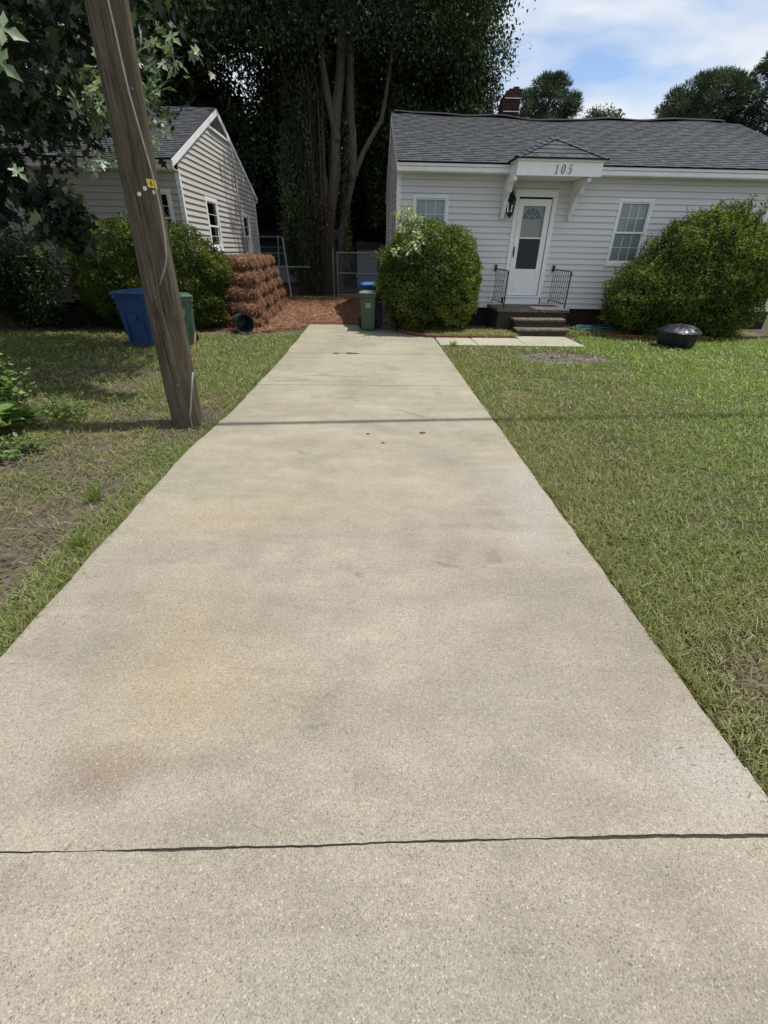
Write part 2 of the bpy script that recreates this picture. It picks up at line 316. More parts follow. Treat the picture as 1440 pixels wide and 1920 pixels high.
# ------------------------------------------------------------------ mesh helpers
class MB:
    def __init__(s): s.v = []; s.f = []; s.uv = None
    def quad(s, a, b, c, d): n = len(s.v); s.v += [a, b, c, d]; s.f.append((n, n + 1, n + 2, n + 3)); return s
    def poly(s, pts): n = len(s.v); s.v += list(pts); s.f.append(tuple(range(n, n + len(pts)))); return s
    def hexa(s, p):  # p: 8 points, bottom ring then top ring
        n = len(s.v); s.v += [tuple(q) for q in p]
        for f in ((3, 2, 1, 0), (4, 5, 6, 7), (0, 1, 5, 4), (1, 2, 6, 5), (2, 3, 7, 6), (3, 0, 4, 7)): s.f.append(tuple(n + i for i in f))
        return s
    def box(s, x0, x1, y0, y1, z0, z1):
        return s.hexa([(x0, y0, z0), (x1, y0, z0), (x1, y1, z0), (x0, y1, z0), (x0, y0, z1), (x1, y0, z1), (x1, y1, z1), (x0, y1, z1)])
    def rings(s, rings, cap=True, closed=True):
        n0 = len(s.v); k = len(rings[0])
        for r in rings: s.v += [tuple(p) for p in r]
        for i in range(len(rings) - 1):
            for j in range(k if closed else k - 1):
                a = n0 + i * k + j; b = n0 + i * k + (j + 1) % k
                s.f.append((a, b, b + k, a + k))
        if cap:
            s.f.append(tuple(n0 + j for j in reversed(range(k)))); s.f.append(tuple(n0 + (len(rings) - 1) * k + j for j in range(k)))
        return s
    def tube(s, pts, rad, seg=8, cap=True):
        pts = [Vector(p) for p in pts]; rr = rad if hasattr(rad, '__len__') else [rad] * len(pts)
        rings = []; nrm = None
        for i, p in enumerate(pts):
            d = (pts[min(i + 1, len(pts) - 1)] - pts[max(i - 1, 0)]).normalized()
            if nrm is None:
                nrm = Vector((0, 0, 1)) if abs(d.z) < .9 else Vector((1, 0, 0))
            nrm = (nrm - d * nrm.dot(d)).normalized(); bn = d.cross(nrm)
            rings.append([p + (nrm * math.cos(2 * math.pi * j / seg) + bn * math.sin(2 * math.pi * j / seg)) * rr[i] for j in range(seg)])
        return s.rings(rings, cap)
    def prism(s, poly, fn, d0, d1):  # poly 2D (a,b), fn(a,b,d)->xyz
        n = len(poly); k = len(s.v)
        s.v += [fn(a, b, d0) for a, b in poly] + [fn(a, b, d1) for a, b in poly]
        s.f.append(tuple(k + i for i in reversed(range(n)))); s.f.append(tuple(k + n + i for i in range(n)))
        for i in range(n): j = (i + 1) % n; s.f.append((k + i, k + j, k + n + j, k + n + i))
        return s
    def lathe(s, prof, c, seg=24, axis=None):
        rings = [[(c[0] + r * math.cos(2 * math.pi * j / seg), c[1] + r * math.sin(2 * math.pi * j / seg), c[2] + z) for j in range(seg)] for r, z in prof]
        return s.rings(rings, False)
    def build_each(s, name, mat, parent=None, **kw):
        # every connected piece becomes an object of its own
        par = list(range(len(s.v)))
        def find(a):
            while par[a] != a: par[a] = par[par[a]]; a = par[a]
            return a
        for f in s.f:
            for i in f[1:]: par[find(i)] = find(f[0])
        gr = {}
        for f in s.f: gr.setdefault(find(f[0]), []).append(f)
        out = []
        for fs in gr.values():
            q = MB(); ids = sorted({i for f in fs for i in f}); mp_ = {i: k for k, i in enumerate(ids)}
            q.v = [s.v[i] for i in ids]; q.f = [tuple(mp_[i] for i in f) for f in fs]
            out.append(q.build(name, mat, parent, **kw))
        return out
    def build(s, name, mat, parent=None, origin=None, smooth=False, bevel=0, uvs=None):
        me = bpy.data.meshes.new(name)
        o3 = Vector(origin) if origin is not None else (parent_origin(parent) if parent else Vector((0, 0, 0)))
        me.from_pydata([tuple(Vector(p) - o3) for p in s.v], [], s.f); me.materials.append(mat)
        if uvs is not None:
            ul = me.uv_layers.new(name='UVMap')
            for lp in me.loops: ul.data[lp.index].uv = uvs[lp.vertex_index]
        import bmesh
        bm = bmesh.new(); bm.from_mesh(me); bmesh.ops.recalc_face_normals(bm, faces=bm.faces[:]) if uvs is None else None
        bm.to_mesh(me); bm.free()
        if smooth: me.shade_smooth()
        ob = bpy.data.objects.new(name, me); col.objects.link(ob)
        if parent: ob.parent = parent
        elif origin is not None: ob.location = o3
        if bevel:
            bv = ob.modifiers.new('bevel', 'BEVEL'); bv.width = bevel; bv.segments = 2; bv.limit_method = 'ANGLE'; bv.angle_limit = R(40)
            if smooth is False: pass
        return ob
def parent_origin(p):
    v = Vector((0, 0, 0))
    while p: v = v + p.location; p = p.parent
    return v
def tag(o, label=None, cat=None, group=None, kind=None):
    if label: o['label'] = label
    if cat: o['category'] = cat
    if group: o['group'] = group
    if kind: o['kind'] = kind
    return o
def empty(name, loc, label, cat, group=None, rz=0):
    o = bpy.data.objects.new(name, None); col.objects.link(o); o.location = loc; o.rotation_euler = (0, 0, rz); o.empty_display_size = .2
    return tag(o, label, cat, group)
def copy_tree(o, parent=None):
    c = o.copy(); col.objects.link(c)
    if parent: c.parent = parent
    for ch in list(o.children): copy_tree(ch, c)
    return c

# numpy value noise, and meshes of many small leaves or blades
_h = np.random.default_rng(5).random((256, 256))
def vn(x, y, s=1.0, off=0):
    x = np.asarray(x) * s + 100.3 + off; y = np.asarray(y) * s + 57.7 + off * 1.7
    xi = np.floor(x).astype(int); yi = np.floor(y).astype(int); fx = x - xi; fy = y - yi
    fx = fx * fx * (3 - 2 * fx); fy = fy * fy * (3 - 2 * fy)
    g = lambda a, b: _h[a % 256, b % 256]
    return (g(xi, yi) * (1 - fx) + g(xi + 1, yi) * fx) * (1 - fy) + (g(xi, yi + 1) * (1 - fx) + g(xi + 1, yi + 1) * fx) * fy
def fbm(x, y, s=1.0, off=0, o=3):
    r = 0; a = .5; t = 0
    for i in range(o): r = r + a * vn(x, y, s * 2 ** i, off + i * 13); t += a; a *= .5
    return r / t
def unit(a): return a / np.maximum(np.linalg.norm(a, axis=1, keepdims=True), 1e-9)
LEAF = (np.array([[0, 0, 0], [.45, .5, .10], [1, 0, -.05], [.45, -.5, .10]]), [(0, 2, 1), (0, 3, 2)])
BLADE = (np.array([[0, -.5, 0], [0, .5, 0], [.55, -.38, .10], [.55, .38, .10], [1, 0, .02]]), [(0, 2, 1), (1, 2, 3), (2, 4, 3)])
STRIP = (np.array([[0, -.5, 0], [0, .5, 0], [1, .3, -.06], [1, -.3, -.06]]), [(0, 2, 1), (0, 3, 2)])
_mo = [(0, 0), (.05, .07), (-.08, .22), (-.04, .36), (.10, .28), (.20, .13), (.22, .30), (.30, .36), (.34, .58), (.44, .40), (.50, .30), (.38, .08), (.56, .12), (.66, .22), (.78, .12), (1, 0)]
_mo = _mo + [(x, -y) for x, y in reversed(_mo[1:-1])]
MAPLE = (np.array([[.36, 0, -.04]] + [[x, y, .30 * abs(y) - .45 * y * y - .30 * x * x] for x, y in _mo]), [(0, 1 + i, 1 + (i + 1) % len(_mo)) for i in range(len(_mo))])
STAR = (np.array([[.3, 0, 0], [0, 0, 0], [.12, .42, .03], [.34, .2, .02], [.55, .42, 0], [.62, .15, 0], [1, 0, -.08], [.62, -.15, 0], [.55, -.42, 0], [.34, -.2, .02], [.12, -.42, .03]]), [(0, 1 + i, 1 + (i + 1) % 10) for i in range(10)])
BROAD = (np.array([[0, 0, 0], [.15, .3, .06], [.45, .42, .08], [.8, .22, .02], [1, 0, -.08], [.8, -.22, .02], [.45, -.42, .08], [.15, -.3, .06], [.5, 0, -.02]]), [(8, i, (i + 1) % 8) for i in range(8)])
def leaves(name, mat, P, T, Nn, Ls, Ws, tint, tpl=LEAF, parent=None, origin=None):
    P = np.asarray(P, float); n = len(P); T = unit(T); S = unit(np.cross(Nn, T)); Nn = np.cross(T, S)
    o3 = np.array(origin if origin is not None else (parent_origin(parent) if parent else (0, 0, 0)), float)
    tv, tf = tpl; k = len(tv); Ls = np.broadcast_to(Ls, (n,))[:, None]; Ws = np.broadcast_to(Ws, (n,))[:, None]
    V = np.empty((n, k, 3), np.float32)
    for i in range(k):
        V[:, i] = P - o3 + T * Ls * tv[i, 0] + S * Ws * tv[i, 1] + Nn * Ls * tv[i, 2]
    F = (np.arange(n)[:, None, None] * k + np.array(tf)[None]).reshape(-1)
    me = bpy.data.meshes.new(name); nf = n * len(tf)
    me.vertices.add(n * k); me.vertices.foreach_set('co', V.reshape(-1))
    me.loops.add(nf * 3); me.loops.foreach_set('vertex_index', F.astype(np.int32))
    me.polygons.add(nf); me.polygons.foreach_set('loop_start', np.arange(0, nf * 3, 3, dtype=np.int32))
    me.update(calc_edges=True)
    at = me.attributes.new('tint', 'FLOAT', 'FACE'); at.data.foreach_set('value', np.repeat(np.clip(tint, 0, 1), len(tf)).astype(np.float32))
    me.materials.append(mat)
    ob = bpy.data.objects.new(name, me); col.objects.link(ob)
    if parent: ob.parent = parent
    elif origin is not None: ob.location = origin
    return ob
def rdir(n): return unit(rng.normal(size=(n, 3)))

# ================================================================== SETTING
# ground: fine sheet near, coarse out to the horizon
def grid(name, xs, ys, zf, mat):
    m = MB(); nx, ny = len(xs), len(ys)
    X, Y = np.meshgrid(xs, ys); Z = zf(X, Y)
    m.v = [(float(a), float(b), float(c)) for a, b, c in zip(X.ravel(), Y.ravel(), Z.ravel())]
    m.f = [(j * nx + i, j * nx + i + 1, (j + 1) * nx + i + 1, (j + 1) * nx + i) for j in range(ny - 1) for i in range(nx - 1)]
    return m.build(name, mat, smooth=True)
def gz(x, y):
    x = np.asarray(x, float); y = np.asarray(y, float)
    near = np.clip((40 - np.hypot(x, y)) / 20, 0, 1)
    edge = np.clip((np.abs(x + .12) - 1.5) / .5, 0, 1)
    return -.035 + near * edge * (.022 * (fbm(x, y, .9) - .35) + .018 * (fbm(x, y, 5, 9) - .5) + (x < -1.6) * (.03 * (fbm(x, y, 9, 77) - .5) + .02 * (fbm(x, y, 3, 44) - .5)))
xs = np.unique(np.concatenate([np.linspace(-300, -15, 12), np.linspace(-15, -8, 15), np.linspace(-8, 10, 190), np.linspace(10, 20, 12), np.linspace(20, 300, 10)]))
ys = np.unique(np.concatenate([np.linspace(-300, -10, 8), np.linspace(-10, -1, 12), np.linspace(-1, 12, 150), np.linspace(12, 30, 40), np.linspace(30, 600, 14)]))
tag(grid('ground', xs, ys, gz, M_ground), kind='structure')

# driveway slabs (one structure), gaps between slabs are real and dark underneath
def jl_(y): return .030 * (float(fbm(y, 3.1, 1.1)) - .5) + .022 * (float(fbm(y, 8.1, 5)) - .5) + .016 * (float(fbm(y, 18.1, 19)) - .5)
def jr_(y): return .020 * (float(fbm(y, 33.1, 1.3)) - .5) + .018 * (float(fbm(y, 48.1, 5)) - .5) + .016 * (float(fbm(y, 58.1, 19)) - .5)
def slab(m, x0, x1, y0, y1, z0=-.12, z1=0.0, jag=.012, step=.05):
    ny = max(2, int((y1 - y0) / step)); rows = []
    for i in range(ny + 1):
        y = y0 + (y1 - y0) * i / ny
        jl, jr = (jl_(y), jr_(y)) if callable(x0) else (jag * (float(fbm(y, 3.1, 3.5)) - .5), jag * (float(fbm(y, 33.1, 3.0)) - .5))
        a = x0(y) if callable(x0) else x0; b = x1(y) if callable(x1) else x1
        e = .004 * (1 if 0 < i < ny else 2.5)
        rows.append([(a + jl, y, z0), (a + jl, y, z1 - .012), (a + jl + .014, y, z1 - e * .6), (a + jl + .05, y, z1), (b + jr - .05, y, z1), (b + jr - .014, y, z1 - e * .6), (b + jr, y, z1 - .012), (b + jr, y, z0)])
    m.rings(rows, True, True)
XL = lambda y: -1.58 - .10 * max(0, min(1, (5.0 - y) / 1.2)) + .07 * max(0, min(1, (y - 5.0) / 3)) - .9 * max(0, (.2 - y)) ** 1.5
XR = lambda y: 1.365 + .9 * max(0, (.2 - y)) ** 1.5
m = MB()
def joint_y(x): return .687 + .004 * math.sin(x * 2.1) + .0015 * math.sin(x * 9)
# two street slabs with a wandering joint
def slab_j(m, y0, y1, jn, side):
    # as slab(), but columns across so one end follows the joint
    nx = 110; rows = []
    for i in range(nx + 1):
        f = i / nx
        xa = XL((y0 + y1) / 2); xb = XR((y0 + y1) / 2)
        row = []
        ye = joint_y(xa + (xb - xa) * f) + (jn if side > 0 else -jn) + .0009 * math.sin(i * 2.7) + .0007 * math.sin(i * 5.1)
        far = y1 if side > 0 else y0
        nq = 5 if side > 0 else 40
        for q in range(nq + 1):
            y = ye + (far - ye) * q / nq
            x = XL(y) + jl_(y) + (XR(y) + jr_(y) - XL(y) - jl_(y)) * f
            row.append((x, y, 0.0 if q else -.004))
        rows.append([(row[0][0], row[0][1], -.10)] + row + [(row[-1][0], row[-1][1], -.10)])
    m.rings(rows, True, False)
slab_j(m, .68, .9, .0036, 1); slab_j(m, -2.2, .68, .0036, -1)
slab(m, XL, XR, .9, 6.172)
slab(m, XL, XR, 6.184, 8.325)
slab(m, XL, XR, 8.345, 11.88)
drv = m.build('driveway', M_conc); tag(drv, kind='structure')
m = MB(); m.box(-1.62, 1.33, -2.0, 11.8, -.20, -.014)
tag(m.build('driveway_joint_filler', M_joint), kind='structure')
# weathered joint sealant, lumps beside the joint
m = MB()
for (cx, cy, r) in ((-.022, 4.29, .017), (.53, 4.33, .026), (.12, 4.05, .015), (-.6, 8.34, .05), (-.35, 8.35, .07), (-.25, 8.33, .04)):
    pts = [(cx + r * (1 + .3 * math.sin(5 * a + cx * 9)) * math.cos(a) * 1.3, cy + r * (1 + .3 * math.cos(3 * a)) * math.sin(a), .0035) for a in np.linspace(0, 2 * math.pi, 14)[:-1]]
    m.poly(pts)
tag(m.build('driveway_rust_spots', M_rust), kind='structure')
m = MB()
for (x, y, dx, dy, n_) in ((-1.42, 6.35, .55, .10, 16), (-.9, 6.7, .9, -.05, 22), (-1.0, 9.1, .5, .9, 18), (-.2, 9.6, .55, .8, 16), (.3, 5.1, .35, -.3, 12)):
    P = [(x + dx * k / n_ + .025 * math.sin(k * 1.9 + x * 7) + .012 * math.sin(k * 4.3), y + dy * k / n_ + .02 * math.sin(k * 1.3 + y)) for k in range(n_)]
    for a, b in zip(P[:-1], P[1:]):
        w_ = .0035; m.quad((a[0], a[1] - w_, .0016), (b[0], b[1] - w_, .0016), (b[0], b[1] + w_, .0016), (a[0], a[1] + w_, .0016))
tag(m.build('driveway_cracks', M_joint), kind='structure')
m = MB()
slab(m, 1.385, 2.14, 9.27, 10.12, z1=.004, jag=.006); slab(m, 2.15, 3.13, 9.26, 10.16, z1=.006, jag=.006); slab(m, 3.14, 4.31, 9.26, 10.43, z1=.004, jag=.006)
tag(m.build('walkway', M_walk), kind='structure')
# street behind the camera
m = MB(); m.box(-60, 60, -10, -2.25, -.2, -.025); tag(m.build('road', M_asphalt), kind='structure')
# planting beds and pine straw floor
def blob(name, pts, z, mat):
    m = MB(); n = len(pts); cx = sum(p[0] for p in pts) / n; cy = sum(p[1] for p in pts) / n
    P = []
    for i in range(n):
        a = Vector(pts[i]); b = Vector(pts[(i + 1) % n])
        for k in range(8):
            q = a.lerp(b, k / 8); P.append((q.x + .05 * (float(fbm(q.x, q.y, 3)) - .5), q.y + .05 * (float(fbm(q.x, q.y, 3, 40)) - .5)))
    rings = []
    for s, dz in ((1.0, -.05), (.99, 0), (.6, .02), (.02, .03)):
        rings.append([(cx + (x - cx) * s, cy + (y - cy) * s, z + dz) for x, y in P])
    m.rings(rings, True)
    return tag(m.build(name, mat, smooth=False), kind='structure')
blob('planting_bed', [(1.39, 10.24), (2.4, 10.22), (3.13, 10.32), (3.0, 10.9), (2.86, 12.0), (.45, 12.0), (.6, 11.0), (.80, 10.62), (1.1, 10.3)], .012, M_mulch)
blob('planting_bed', [(4.55, 11.2), (5.0, 10.95), (6.2, 10.62), (7.6, 10.6), (9.5, 10.9), (11.5, 11.3), (11.5, 12.0), (4.5, 12.0)], .0, M_mulch)
blob('planting_bed', [(-9.5, 10.6), (-6.5, 10.75), (-4.4, 10.7), (-3.3, 10.9), (-3.2, 12.0), (-9.5, 12.0)], -.01, M_mulch)
blob('pine_straw_floor', [(-2.75, 10.45), (-1.66, 11.3), (-1.6, 11.95), (-.2, 11.97), (.45, 12.3), (.45, 16), (-.6, 19), (-3.2, 19.5), (-4.0, 19.0), (-4.0, 12.2), (-3.3, 11.4)], -.004, M_straw_base)

# grass
def scatter(n, x0, x1, y0, y1):
    return rng.uniform(x0, x1, n), rng.uniform(y0, y1, n)
def grass_region(x0, x1, y0, y1, keep, cap=9000, k=110000):
    step = .5; out = []
    for gx in np.arange(x0, x1, step):
        for gy in np.arange(y0, y1, step):
            cx, cy = gx + step / 2, gy + step / 2; d2 = cx * cx + cy * cy + 1.5
            if cy < .3 and abs(cx) > 3: continue
            if abs(cx) > 1.05 * max(cy, .2) + 1.6: continue
            n = int(min(cap, k / d2) * step * step)
            if n < 1: continue
            out.append(np.stack([rng.uniform(gx, gx + step, n), rng.uniform(gy, gy + step, n)], 1))
    P = np.concatenate(out); return P[keep(P[:, 0], P[:, 1])]
def inpoly(x, y, poly):
    r = np.zeros(len(x), bool); n = len(poly)
    for i in range(n):
        x1, y1 = poly[i]; x2, y2 = poly[(i + 1) % n]
        c = ((y1 > y) != (y2 > y)) & (x < (x2 - x1) * (y - y1) / (y2 - y1 + 1e-12) + x1); r ^= c
    return r
def keep_r(x, y):
    k = (x > 1.375 + .008 * np.sin(y * 7))
    k &= ~((x < 4.33) & (y > 9.24) & (y < 10.5) & ((x > 3.1) | (y < 10.2)))
    k &= ~((x < 4.6) & (y > 10.2)); k &= y < 10.62 + .12 * np.sin(x * 2) + .7 * (x < 5.2) * (x > 4.6)
    pr = np.ones(len(x))
    q = np.hypot((x - 3.4) / .95, (y - 8.25) / .5) + .5 * (fbm(x, y, 4) - .5); pr = np.where(q < .85, .06, pr); pr = np.where((q >= .85) & (q < 1.15), .5, pr)
    q = np.hypot((x - 1.98) / .36, (y - 1.26) / .22) + .5 * (fbm(x, y, 4) - .5); pr = np.where(q < 1.6, pr * np.clip(.22 + .5 * (q - .5), .22, 1), pr)
    q = np.hypot((x - 1.95) / .3, (y - 5.9) / .25); pr = np.where(q < 1, .35, pr)
    f = fbm(x, y, 1.6, 3); pr = pr * np.where((f < .36), .55, 1)
    return k & (rng.random(len(x)) < pr)
def keep_l(x, y):
    edge = np.array([XL(v) for v in y]); k = x < edge + .005 + .008 * np.sin(y * 9)
    k &= ~((y > 10.35 + .1 * np.sin(x * 3))); k &= ~inpoly(x, y, [(-2.9, 10.3), (-1.66, 11.2), (-1.6, 12), (-4, 12), (-4, 10.6)])
    f = fbm(x, y, 1.25, 21); e = edge - x
    f = f + .25 * (fbm(x, y, 5, 91) - .5); pr = np.where(f < .53, .20, np.where(f < .61, .55, .9)); pr = np.where((y < 4.2) & (x > -3.3) & (x < -1.95), pr * .55, pr); pr = np.where(y > 7.2, np.maximum(pr, .8), pr)
    pr = np.where(e < .20 + .2 * (fbm(x, y, 1.5, 8) - .3), np.maximum(pr, .85), pr); pr = np.where((e > .3) & (e < 1.1) & (y < 3.4), pr * .6, pr)
    pr = np.where(np.hypot((x + 1.75) / .5, (y - 4.65) / .55) < 1, .12, pr)
    pr = np.where((x > -2.6) & (y > 5.2), np.maximum(pr, .9), pr)
    return k & (rng.random(len(x)) < pr)
def make_grass(P, name, tintf, lmul=1.0):
    n = len(P); d = np.hypot(P[:, 0], P[:, 1])
    az = rng.uniform(0, 2 * math.pi, n); el = R(8) + np.abs(rng.normal(0, R(26), n))
    T = np.stack([np.cos(az) * np.cos(el), np.sin(az) * np.cos(el), np.sin(el)], 1)
    Nn = np.stack([-np.cos(az) * np.sin(el), -np.sin(az) * np.sin(el), np.cos(el)], 1) + rng.normal(0, .35, (n, 3))
    ln = rng.uniform(.03, .075, n) * lmul * (1 + .03 * d); wd = np.maximum(.0042, .0011 * d) * rng.uniform(.7, 1.4, n)
    z = gz(P[:, 0], P[:, 1]) + rng.uniform(-.002, .018, n)
    return tag(leaves(name, M_grass, np.stack([P[:, 0], P[:, 1], z], 1), T, Nn, ln, wd, tintf(P[:, 0], P[:, 1], n), BLADE), kind='stuff')
PR = grass_region(1.2, 11.5, -.6, 11.6, keep_r)
PL = grass_region(-11.5, -1.3, -.6, 11.0, keep_l, cap=8000, k=100000)
def tr(x, y, n):
    g = np.clip((x - 1.4) * .10, 0, .35) + np.clip((y - 4) * .05, 0, .22) * (x > 4)
    t = .27 + g + .42 * (fbm(x, y, .8, 2) - .3) + .25 * (fbm(x, y, 4, 5) - .5) + rng.normal(0, .15, n)
    return np.where(rng.random(n) < .13, rng.uniform(0, .2, n), t)
def tl(x, y, n):
    t = .50 + .5 * (fbm(x, y, 1.1, 12) - .4) + rng.normal(0, .15, n) + .12 * (y > 6)
    return np.where(rng.random(n) < .16, rng.uniform(0, .2, n), t)
make_grass(PR, 'lawn_grass', tr); make_grass(PL, 'lawn_grass', tl, 1.05)
# taller ragged blades along the concrete edges
n = 9000; y = .3 + 10.5 * rng.random(n) ** 1.7
side = rng.random(n) < .5
x = np.where(side, 1.385 + np.abs(rng.normal(0, .035, n)), np.array([XL(v) for v in y]) - np.abs(rng.normal(0, .05, n)))
f = fbm(x * 0 + side * 9, y, 2.2, 70); kk = (f > .36) & (~((y > 9.2) & (x > 1)))
x, y, side = x[kk], y[kk], side[kk]; n = len(x)
az = rng.uniform(0, 2 * math.pi, n); el = rng.uniform(R(15), R(70), n)
T = np.stack([np.cos(az) * np.cos(el), np.sin(az) * np.cos(el), np.sin(el)], 1)
tag(leaves('edge_grass', M_grass, np.stack([x, y, np.full(n, -.03)], 1), T, rdir(n) + [0, 0, 1], rng.uniform(.04, .09, n), np.maximum(.0045, .0011 * y), rng.uniform(.0, .75, n), BLADE), kind='stuff')
# low broad clover-like ground cover in the left yard
n = 30000; x = rng.uniform(-6.5, -1.75, n); y = rng.uniform(.5, 9, n); f = fbm(x, y, 2.4, 55)
kk = (f > .50) & (np.abs(x) < 1.05 * y + 1.2); x, y = x[kk], y[kk]; n = len(x)
tag(leaves('ground_cover', M_weed, np.stack([x, y, gz(x, y) + rng.uniform(.005, .03, n)], 1), rdir(n) * [1, 1, .25], rdir(n) * .5 + [0, 0, 1], rng.uniform(.014, .032, n), rng.uniform(.012, .026, n), rng.uniform(-.5, .35, n), LEAF), kind='stuff')
n = 240; y = .4 + 10 * rng.random(n) ** 1.5; sd = rng.random(n); x = np.where(sd < .45, np.array([XL(v) for v in y]) + np.abs(rng.normal(0, .10, n)), np.where(sd < .85, 1.36 - np.abs(rng.normal(0, .10, n)), rng.uniform(-1.5, 1.3, n)))
tag(leaves('driveway_debris', M_grass, np.stack([x, y, np.full(n, .004)], 1), rdir(n) * [1, 1, .05], np.tile([0, 0, 1.0], (n, 1)) + rdir(n) * .2, rng.uniform(.012, .04, n), np.maximum(.003, .0008 * y), rng.uniform(0, .35, n), BLADE), kind='stuff')
# brown clippings and clods on the bare soil
n = 26000; x = rng.uniform(-7, -1.62, n); y = .3 + 10 * rng.random(n) ** 1.3; kk = (np.abs(x) < 1.05 * y + 1.5); x, y = x[kk], y[kk]
x = np.concatenate([x, rng.normal(1.98, .3, 900), rng.normal(3.4, .5, 900), rng.uniform(1.4, 3, 2500)]); y = np.concatenate([y, rng.normal(1.28, .22, 900), rng.normal(8.25, .3, 900), .6 + 5 * rng.random(2500)])
kk = (x < -1.6) | (x > 1.39); x, y = x[kk], y[kk]; n = len(x); dd = np.hypot(x, y)
tag(leaves('soil_litter', M_litter, np.stack([x, y, gz(x, y) + rng.uniform(.0, .012, n)], 1), rdir(n) * [1, 1, .2], rdir(n) * .7 + [0, 0, 1], rng.uniform(.012, .045, n) * (1 + .03 * dd), np.maximum(.004, .0012 * dd) * rng.uniform(.7, 2, n), rng.uniform(0, .9, n), BLADE), kind='stuff')
# fallen leaves and litter on the lawn
n = 70; x = rng.uniform(1.5, 6, n); y = rng.uniform(1, 9, n)
x = np.concatenate([x, rng.uniform(-4, -1.8, 50)]); y = np.concatenate([y, rng.uniform(1, 7, 50)]); n = len(x)
tag(leaves('fallen_leaves', M_deadleaf, np.stack([x, y, gz(x, y) + .03], 1), rdir(n) * [1, 1, .2], rdir(n) * .4 + [0, 0, 1], rng.uniform(.02, .045, n), rng.uniform(.015, .03, n), rng.uniform(.5, 3, n), LEAF), kind='stuff')
# loose pine needles on the straw floor, thatch in the beds
poly = [(-2.8, 10.35), (-1.66, 11.2), (-1.55, 12), (.3, 12), (.3, 16), (-.8, 19), (-4, 19), (-4, 12), (-3.3, 11)]
x, y = scatter(60000, -4, .4, 10.2, 19); kk = inpoly(x, y, poly) | ((rng.random(60000) < .25) & inpoly(x + rng.normal(0, .35, 60000), y + rng.normal(0, .35, 60000), poly) & ~((x > -1.62) & (y < 11.9)))
x, y = x[kk], y[kk]; n = len(x)
tag(leaves('pine_straw', M_straw, np.stack([x, y, .0 + rng.uniform(0, .03, n)], 1), rdir(n) * [1, 1, .18], rdir(n) * .5 + [0, 0, 1], rng.uniform(.10, .2, n), .008, rng.uniform(0, 1, n), STRIP), kind='stuff')
x, y = scatter(9000, 1.2, 3.2, 10.15, 11.2); x2, y2 = scatter(7000, 4.5, 9, 10.6, 11.9); x = np.concatenate([x, x2]); y = np.concatenate([y, y2]); n = len(x)
tag(leaves('bed_litter', M_grass, np.stack([x, y, .02 + rng.uniform(0, .05, n)], 1), rdir(n) * [1, 1, .3], rdir(n) * .5 + [0, 0, 1], rng.uniform(.04, .1, n), .009, rng.uniform(0, .45, n), BLADE), kind='stuff')

# ================================================================== HOUSES
def intervals(lo, hi, holes):
    out = [(lo, hi)]
    for a, b in holes:
        nx = []
        for p, q in out:
            if b <= p or a >= q: nx.append((p, q)); continue
            if a > p: nx.append((p, a))
            if b < q: nx.append((b, q))
        out = nx
    return [(p, q) for p, q in out if q - p > 1e-4]
def siding(m, fn, lo, hi, z0, z1, holes, course=.12, flip=False):
    """lapped boards; fn(u, w, z): u along the wall, w outwards; lo/hi functions of z; holes (u0,u1,z0,z1)"""
    k = 0
    while z0 + k * course < z1 - 1e-6:
        a = z0 + k * course; b = min(a + course, z1); k += 1
        cuts = sorted({a, b, *[z for h in holes for z in (h[2], h[3]) if a < z < b]})
        for p, q in zip(cuts[:-1], cuts[1:]):
            hs = [(h[0], h[1]) for h in holes if h[2] < q - 1e-5 and h[3] > p + 1e-5]
            wp = .029 - .025 * (p - a) / course; wq = .029 - .025 * (q - a) / course
            lo_, hi_ = min(lo(p), lo(q)), max(hi(p), hi(q))
            for (u0, u1) in intervals(lo_, hi_, hs):
                ub0, ub1 = max(u0, lo(p)), min(u1, hi(p)); ut0, ut1 = max(u0, lo(q)), min(u1, hi(q))
                if ub1 <= ub0: continue
                if ut1 < ut0: ut0 = ut1 = (ut0 + ut1) / 2
                m.quad(fn(ub0, wp, p), fn(ub1, wp, p), fn(ut1, wq, q), fn(ut0, wq, q))
                if p == a: m.quad(fn(ub0, .002, p + .004), fn(ub1, .002, p + .004), fn(ub1, wp, p), fn(ub0, wp, p))
    return m
def lbox(m, fn, u0, u1, w0, w1, z0, z1):
    return m.hexa([fn(u0, w0, z0), fn(u1, w0, z0), fn(u1, w1, z0), fn(u0, w1, z0), fn(u0, w0, z1), fn(u1, w0, z1), fn(u1, w1, z1), fn(u0, w1, z1)])
